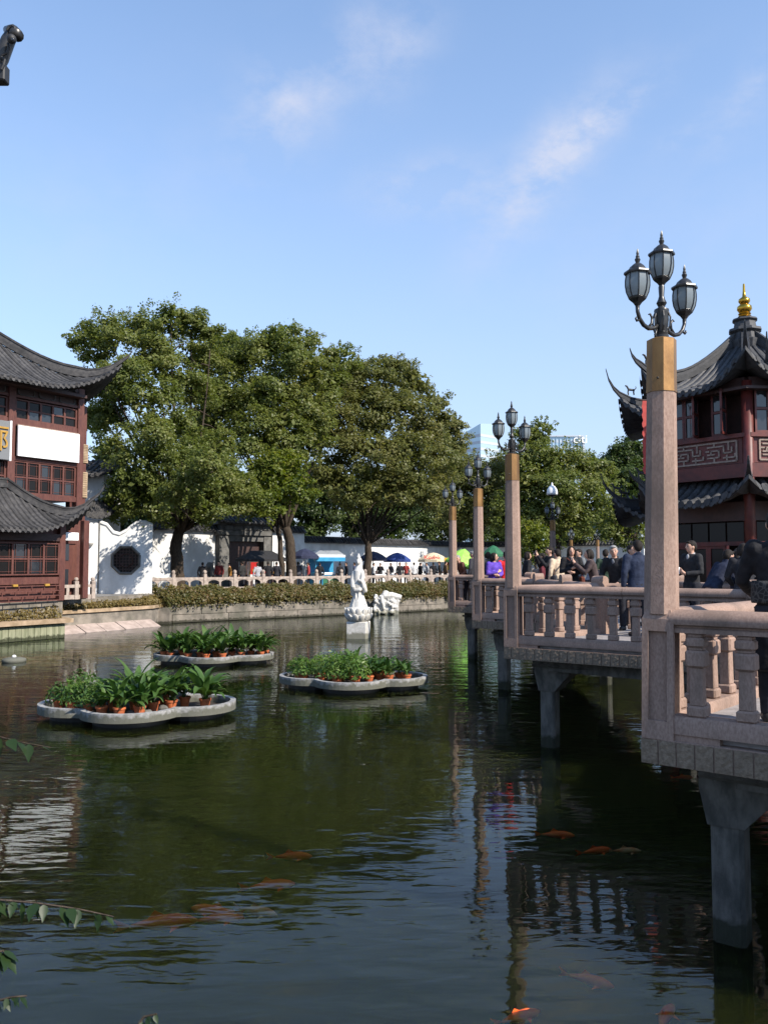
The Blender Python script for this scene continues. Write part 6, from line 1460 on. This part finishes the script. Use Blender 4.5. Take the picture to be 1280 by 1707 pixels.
# ================================================================== PEOPLE
CLOTH = {}
def cloth(c, c2=None):
    k = tuple(c)
    if k not in CLOTH:
        nm = 'cloth_%d' % len(CLOTH); mat(nm, c, .85, c2 or tuple(x * 1.5 + .004 for x in c), 14, bump=.7, bscale=13, spec=.2); CLOTH[k] = nm
    return CLOTH[k]
POSES = {'down': ((.275, -.03, 1.13), (.27, .06, .88), (.26, .1, .8)), 'folded': ((.25, .05, 1.13), (.02, .23, 1.16), (-.08, .22, 1.19)), 'camera': ((.23, .2, 1.2), (.08, .36, 1.48), (.04, .38, 1.55)),
         'rail': ((.27, .08, 1.14), (.16, .34, 1.03), (.08, .40, 1.0)), 'hold': ((.25, .02, 1.12), (.1, .26, 1.1), (.04, .3, 1.16))}
def person(px, Y, label, face, pose='down', h=1.7, lean=0, top=(.012, .012, .014), bottom=(.015, .016, .022), hair='short', haircol='hair', z=DZ, voxel=.02, coat=False, turn=0, inner=None, far=False, group=None, X=None, item=None, bag=None, collar=None, matt=None, nod=0, width=1.0):
    x = P(px, 939, Y).x if X is None else X; s = h / 1.7
    t = thing('person', label, 'person', (x, Y, z), R(face - 90), group)
    S = Matrix.Scale(s, 4); hip = Vector((0, 0, .92))
    LN = S @ Matrix.Translation(hip) @ Matrix.Rotation(-R(lean), 4, 'X') @ Matrix.Translation(-hip)
    HD = LN @ Matrix.Translation((0, .0, 1.48)) @ Matrix.Rotation(R(turn), 4, 'Z') @ Matrix.Rotation(R(lean * .6 - nod), 4, 'X') @ Matrix.Translation((0, 0, -1.48))
    arm = POSES[pose]
    sh = Vector((.175 * width, 0, 1.40))
    def limbs(mb, grow, sleeves=True, wrist_only=False):
        for sg in (-1, 1):
            e, w, hd_ = [Vector((sg * a, b, c)) for a, b, c in arm]; s0 = Vector((sg * sh.x, sh.y, sh.z))
            if pose == 'folded': w.z += .05 * sg; hd_.z += .05 * sg
            pts = [s0, s0.lerp(e, .5), e, e.lerp(w, .5), w]; mb.tube(pts, [.062 + grow, .055 + grow, .046 + grow, .042 + grow, .033 + grow * .8], 8, LN)
            mb.ball(s0, .068 + grow, 8, 6, LN)
    # body: one continuous surface
    mb = MB()
    mb.lathe([(.10, .80), (.155, .88), (.15, 1.0), (.135, 1.1), (.16, 1.25), (.165, 1.36), (.10, 1.44), (.05, 1.47)], 12, M=LN @ Matrix.Diagonal((1, .66, 1, 1)))
    limbs(mb, 0)
    for sg in (-1, 1):
        kx = sg * .1; mb.tube([(sg * .085, 0, .9), (kx, .015, .5), (kx, -.01, .09)], [.085, .06, .04], 8, S); mb.tube([(kx, -.04, .05), (kx, .06, .04), (kx + sg * .02, .15, .03)], [.045, .042, .03], 8, S)
        e, w, hd_ = [Vector((sg * a, b, c)) for a, b, c in arm]
        if pose == 'folded': w.z += .05 * sg; hd_.z += .05 * sg
        dr_ = (hd_ - w).normalized(); sd_ = dr_.cross(Vector((0, 1, 0)) if abs(dr_.y) < .8 else Vector((1, 0, 0))).normalized(); nn_ = dr_.cross(sd_)
        mb.tube([w, w + dr_ * .04, w + dr_ * .085], [.03, .04, .036], 8, LN, flat=.7)
        for q in range(4):
            o_ = sd_ * (-.028 + .0187 * q); ln_ = (.07, .082, .078, .06)[q]; mb.tube([w + dr_ * .08 + o_, w + dr_ * (.08 + ln_ * .5) + o_ + nn_ * .008, w + dr_ * (.08 + ln_) + o_ * .9 + nn_ * .03], [.0105, .0098, .008], 6, LN)
        mb.tube([w + dr_ * .03 - sd_ * .03, w + dr_ * .07 - sd_ * .055 + nn_ * .01, w + dr_ * .1 - sd_ * .05 + nn_ * .02], [.013, .0115, .009], 6, LN)
    mb.tube([(0, -.01, 1.42), (0, .0, 1.5), (0, .01, 1.56)], [.058, .052, .052], 10, HD)
    mb.ball((0, .015, 1.60), (.073, .09, .108), 12, 10, HD); mb.ball((0, .035, 1.545), (.054, .062, .055), 10, 8, HD)
    mb.tube([(0, .1, 1.615), (0, .118, 1.585), (0, .108, 1.575)], [.009, .016, .014], 6, HD); mb.ball((0, .085, 1.55), (.028, .02, .014), 8, 6, HD)
    for sg in (-1, 1): mb.ball((sg * .076, .0, 1.59), (.012, .022, .03), 6, 5, HD); mb.ball((sg * .035, .075, 1.625), (.024, .022, .012), 6, 5, HD)
    obj_of('body', remeshed(mb, 'skin', .028 if far else .0135, 1), t)
    if not far:
        for sg in (-1, 1):
            mb = MB(); mb.ball((sg * .031, .098, 1.605), (.013, .009, .0075), 8, 6, HD); mb.build('eye', 'eye', t, smooth=True)
            mb = MB(); mb.tube([(sg * .014, .106, 1.632), (sg * .032, .104, 1.638), (sg * .05, .092, 1.632)], [.004, .005, .003], 5, HD); mb.build('eyebrow', haircol, t)
        mb = MB(); mb.ball((0, .1, 1.547), (.023, .009, .0085), 8, 6, HD); mb.build('mouth', 'lip', t, smooth=True)
    # jacket or coat
    ct = matt or cloth(top); mb = MB(); lowz = .42 if coat else .82
    mb.lathe(([(.25, lowz), (.205, .7)] if coat else [(.172, lowz)]) + [(.178, .88), (.158, 1.05), (.168, 1.2), (.178, 1.33), (.11, 1.44), (.075, 1.47)], 14, M=LN @ Matrix.Diagonal((width, .7, 1, 1)))
    limbs(mb, .014)
    mb.tube([(-.06, -.05, 1.47), (0, -.075, 1.49), (.06, -.05, 1.47)], [.025, .03, .025], 6, LN)
    jk = obj_of('coat' if coat else 'jacket', remeshed(mb, ct, .036 if far else .02, 2), t)
    if inner:
        mb = MB(); mb.ball((0, .088, 1.405), (.03, .022, .06), 8, 6, LN); mb.build('shirt_front', cloth(inner), t, smooth=True)
    mb = MB()
    for sg in (-1, 1): kx = sg * .1; mb.tube([(sg * .085, 0, .93), (kx, .015, .5), (kx, -.01, .07)], [.105, .078, .065], 8, S)
    mb.lathe([(.13, .76), (.17, .84), (.175, .95)], 12, M=S @ Matrix.Diagonal((1, .72, 1, 1)))
    obj_of('trousers', remeshed(mb, cloth(bottom), .036 if far else .022, 2), t)
    for sg in (-1, 1):
        mb = MB(); kx = sg * .1; mb.tube([(kx, -.07, .045), (kx, .03, .05), (kx + sg * .02, .17, .035)], [.05, .05, .036], 8, S); mb.build('shoe', 'black_rubber', t, smooth=True)
    # hair
    mb = MB(); mb.ball((0, -.012, 1.632), (.084, .098, .094), 12, 9, HD)
    if hair == 'short':
        mb.ball((0, -.045, 1.6), (.08, .07, .09), 10, 8, HD); mb.tube([(-.05, .075, 1.685), (0, .09, 1.69), (.05, .075, 1.685)], [.02, .024, .02], 6, HD)
    elif hair == 'bob':
        mb.ball((0, -.04, 1.57), (.098, .082, .115), 10, 8, HD)
        for sg in (-1, 1): mb.tube([(sg * .075, .02, 1.65), (sg * .088, .03, 1.57), (sg * .08, .035, 1.5)], [.026, .026, .018], 6, HD)
    elif hair == 'long':
        mb.tube([(0, -.04, 1.64), (0, -.075, 1.5), (0, -.095, 1.33)], [.095, .088, .06], 10, HD)
        for sg in (-1, 1): mb.tube([(sg * .04, .07, 1.69), (sg * .08, .045, 1.62), (sg * .088, .03, 1.5), (sg * .09, .045, 1.36)], [.02, .025, .028, .02], 6, HD)
    elif hair == 'bun':
        mb.ball((0, -.04, 1.6), (.085, .075, .09), 10, 8, HD); mb.ball((0, -.11, 1.66), .045, 8, 6, HD)
    obj_of('hair', remeshed(mb, haircol, .03 if far else .016, 1), t)
    if collar:
        mb = MB(); mb.tube([(.055 * math.cos(a), .045 * math.sin(a), 1.465 - .02 * math.sin(a)) for a in np.linspace(0, 2 * math.pi, 13)], .017, 6, LN); mb.build('collar', cloth(collar), t, smooth=True)
    if bag:
        mb = MB(); mb.box((-.24, -.06, .92), (.11, .26, .2), LN, bev=.03); bg_ = mb.build('shoulder_bag', cloth(bag), t)
        mb = MB(); mb.tube([(-.24, -.02, 1.0), (-.2, .1, 1.2), (.05, .12, 1.38), (.13, .02, 1.46), (.06, -.13, 1.36), (-.2, -.12, 1.1)], .012, 6, LN); mb.build('strap', cloth(bag), bg_)
    if item == 'camera':
        mb = MB(); mb.box((0, .40, 1.53), (.11, .04, .07), LN, bev=.008); c_ = mb.build('held_camera', 'black_rubber', t); mb = MB(); mb.tube([(0, .42, 1.53), (0, .45, 1.53)], .022, 10, LN); mb.build('lens', 'iron', c_)
    if item == 'cup':
        mb = MB(); mb.tube([(.02, .31, 1.1), (.02, .32, 1.22)], [.03, .038], 10, LN); mb.build('paper_cup', 'sign_white', t)
    return t
# lace-patterned black coat
m, nt, b = nodes_of('lace_cloth'); v = nt.nodes.new('ShaderNodeTexVoronoi'); v.feature = 'DISTANCE_TO_EDGE'; v.inputs['Scale'].default_value = 26
g = nt.nodes.new('ShaderNodeNewGeometry'); nt.links.new(g.outputs['Position'], v.inputs['Vector']); r_ = nt.nodes.new('ShaderNodeValToRGB'); r_.color_ramp.elements[0].color = (.06, .058, .055, 1); r_.color_ramp.elements[1].color = (.009, .009, .01, 1); r_.color_ramp.elements[0].position = .04; r_.color_ramp.elements[1].position = .12
nt.links.new(v.outputs['Distance'], r_.inputs[0]); nt.links.new(r_.outputs[0], b.inputs['Base Color']); b.inputs['Roughness'].default_value = .85
BLK, NVY = (.011, .011, .013), (.012, .015, .03)
w1 = person(1296, 7.1, 'person in a black coat with a lace band beside the tallest lamp post', 70, 'rail', 1.78, 2, coat=True, hair='bun', top=BLK)
mb = MB(); mb.lathe([(.205, .98), (.209, 1.0), (.205, 1.12), (.20, 1.16)], 24, M=Matrix.Scale(1.78 / 1.7, 4) @ Matrix.Translation((0, .01, -.02)) @ Matrix.Diagonal((1, .74, 1, 1))); mb.build('lace_band', 'lace_cloth', w1, smooth=True)
person(1152, 16.2, 'smiling person in a black jacket holding a paper cup, looking aside', 205, 'hold', 1.76, 0, top=(.018, .018, .02), inner=(.25, .25, .26), item='cup', turn=-10, collar=(.3, .3, .31))
person(1186, 15.1, 'person in a navy jacket bending over the bridge railing, back turned', 25, 'rail', 1.72, 42, top=(.014, .018, .035), nod=-5)
person(1228, 15.7, 'person with long brown hair and dark coat next to the bending one', 60, 'rail', 1.62, 14, top=(.016, .016, .02), hair='long')
person(1064, 15.5, 'broad-backed person in a navy work jacket half hidden by the tall lamp post', 95, 'down', 1.75, 4, top=(.016, .022, .042), width=1.15, collar=(.25, .27, .3))
person(1028, 17.0, 'grey-haired person in a dark zip jacket leaning both hands on the rail', 232, 'rail', 1.7, 14, top=(.014, .014, .016), haircol='hair_grey', inner=(.12, .13, .15), turn=25)
person(1053, 18.2, 'person with tied-back hair peering past the grey-haired one', 290, 'down', 1.72, 0, top=(.02, .02, .026), hair='bun')
person(992, 19.2, 'person in a brown coat holding up a camera', 175, 'camera', 1.66, 14, top=(.05, .035, .034), hair='bob', item='camera', collar=(.25, .18, .15))
person(952, 19.6, 'long-haired person in black with folded arms facing the pond', 268, 'folded', 1.72, 0, top=BLK, hair='long', inner=(.5, .36, .3), bag=(.10, .03, .02))
person(932, 21.8, 'person in a beige jacket seen from behind', 115, 'down', 1.7, 8, top=(.40, .31, .22), bag=(.03, .03, .035))
person(916, 23.2, 'person in black photographing with raised arms', 190, 'camera', 1.78, 0, top=BLK, item='camera')
person(877, 24.7, 'person with shoulder-length hair in black, in profile behind the lamp post', 5, 'down', 1.66, 4, top=BLK, hair='bob')
person(0, 22.0, 'person in a purple jacket sitting close to the lamp post', 300, 'folded', 1.6, 6, top=(.085, .045, .30), hair='bob', X=2.84, turn=40)
person(0, 22.15, 'person in a bright red jacket beside the purple one', 100, 'down', 1.64, 4, top=(.50, .02, .022), hair='short', X=3.22, collar=(.4, .4, .4))
person(813, 29.2, 'person in a grey jacket with reddish hair beyond the purple one', 120, 'down', 1.72, 0, top=(.04, .042, .045), hair='bob')
person(0, 28.85, 'elderly person in a brown waistcoat stooping at the far rail', 215, 'rail', 1.66, 26, top=(.11, .05, .035), haircol='hair_grey', X=2.74, turn=20)
person(0, 28.6, 'white-haired person standing behind the stooping elderly one', 150, 'down', 1.74, 0, top=(.03, .03, .035), haircol='hair_grey', X=3.02)
person(905, 25.6, 'person in a maroon coat behind the one photographing', 160, 'down', 1.64, 3, top=(.09, .018, .025), hair='long')
person(966, 24.2, 'person in a grey hooded top walking behind the long-haired one', 200, 'down', 1.74, 3, top=(.11, .115, .12), haircol='hair', bag=(.02, .03, .06))
person(1009, 22.6, 'person in dark green looking away beyond the brown coat', 80, 'down', 1.7, 2, top=(.02, .035, .022))
person(1240, 14.6, 'person in a black jacket with pale collar beside the bending figure', 75, 'rail', 1.68, 10, top=(.014, .014, .017), collar=(.4, .38, .36), hair='bob')
far_list = [(447, 51, 100, BLK, 'seated-looking dark figure by the stone lion'), (461, 51.5, 80, (.02, .02, .025), 'dark figure next to the one by the stone lion'), (472, 53, 10, BLK, 'dark figure standing at the leaning camphor trunk'), (384, 51, 200, (.25, .12, .03), 'figure in an orange-brown top by the railing before the gate'), (405, 51.5, 150, (.02, .02, .02), 'dark figure between the orange-topped one and the red sign'),
            (497, 57, 90, (.05, .05, .06), 'grey figure at the end of the blue kiosk'), (515, 56, 180, (.2, .03, .03), 'figure in dark red before the blue kiosk'), (567, 58, 120, BLK, 'shorter dark figure of a pair against the white wall'), (578, 58.5, 200, (.015, .015, .02), 'taller dark figure of a pair against the white wall'), (622, 60, 20, (.5, .5, .5), 'figure in white below the navy umbrella'),
            (634, 61.5, 250, BLK, 'dark figure behind the sales table'), (652, 62, 220, (.03, .03, .04), 'dark figure below the blue umbrella'), (666, 60.5, 300, BLK, 'dark figure in front of the doorway'), (700, 63, 30, BLK, 'dark figure beside the cream umbrella'), (712, 64, 200, (.35, .35, .36), 'light-shirted figure under the cream umbrella'), (733, 62, 180, (.03, .025, .02), 'dark figure by the yellow banner')]
far_list += [(338, 50, 90, BLK, 'dark figure by the railing close to the first camphor trunk'), (366, 51, 250, (.12, .02, .02), 'figure in dark red between the stone lion and the gate'), (430, 50.6, 120, (.25, .25, .27), 'light grey figure leaning over the railing by the red sign'), (533, 55.5, 90, BLK, 'dark figure buying at the blue kiosk counter'), (592, 60, 170, (.04, .05, .09), 'navy figure between the kiosk and the statue'),
             (608, 61, 60, BLK, 'dark figure beside the third camphor trunk'), (677, 61, 240, (.3, .05, .04), 'figure in red leaving the doorway'), (690, 62, 100, (.4, .4, .4), 'pale figure walking between the umbrellas'), (722, 61.5, 90, BLK, 'dark figure right before the photo table'), (742, 61, 20, (.1, .06, .03), 'brown figure partly covered by the farthest platform post')]
far_list = [(a, b, c, d, e.replace('right before', 'just before')) for a, b, c, d, e in far_list]
for (px, Y, fc, c_, lab) in far_list:
    person(px, Y, lab.replace('seated-looking ', ''), fc, 'down', 1.62 + .12 * rng.random(), 4, top=c_, z=GZ, far=True, group='people on the far plaza')

bpy.data.scenes.remove(WORK)
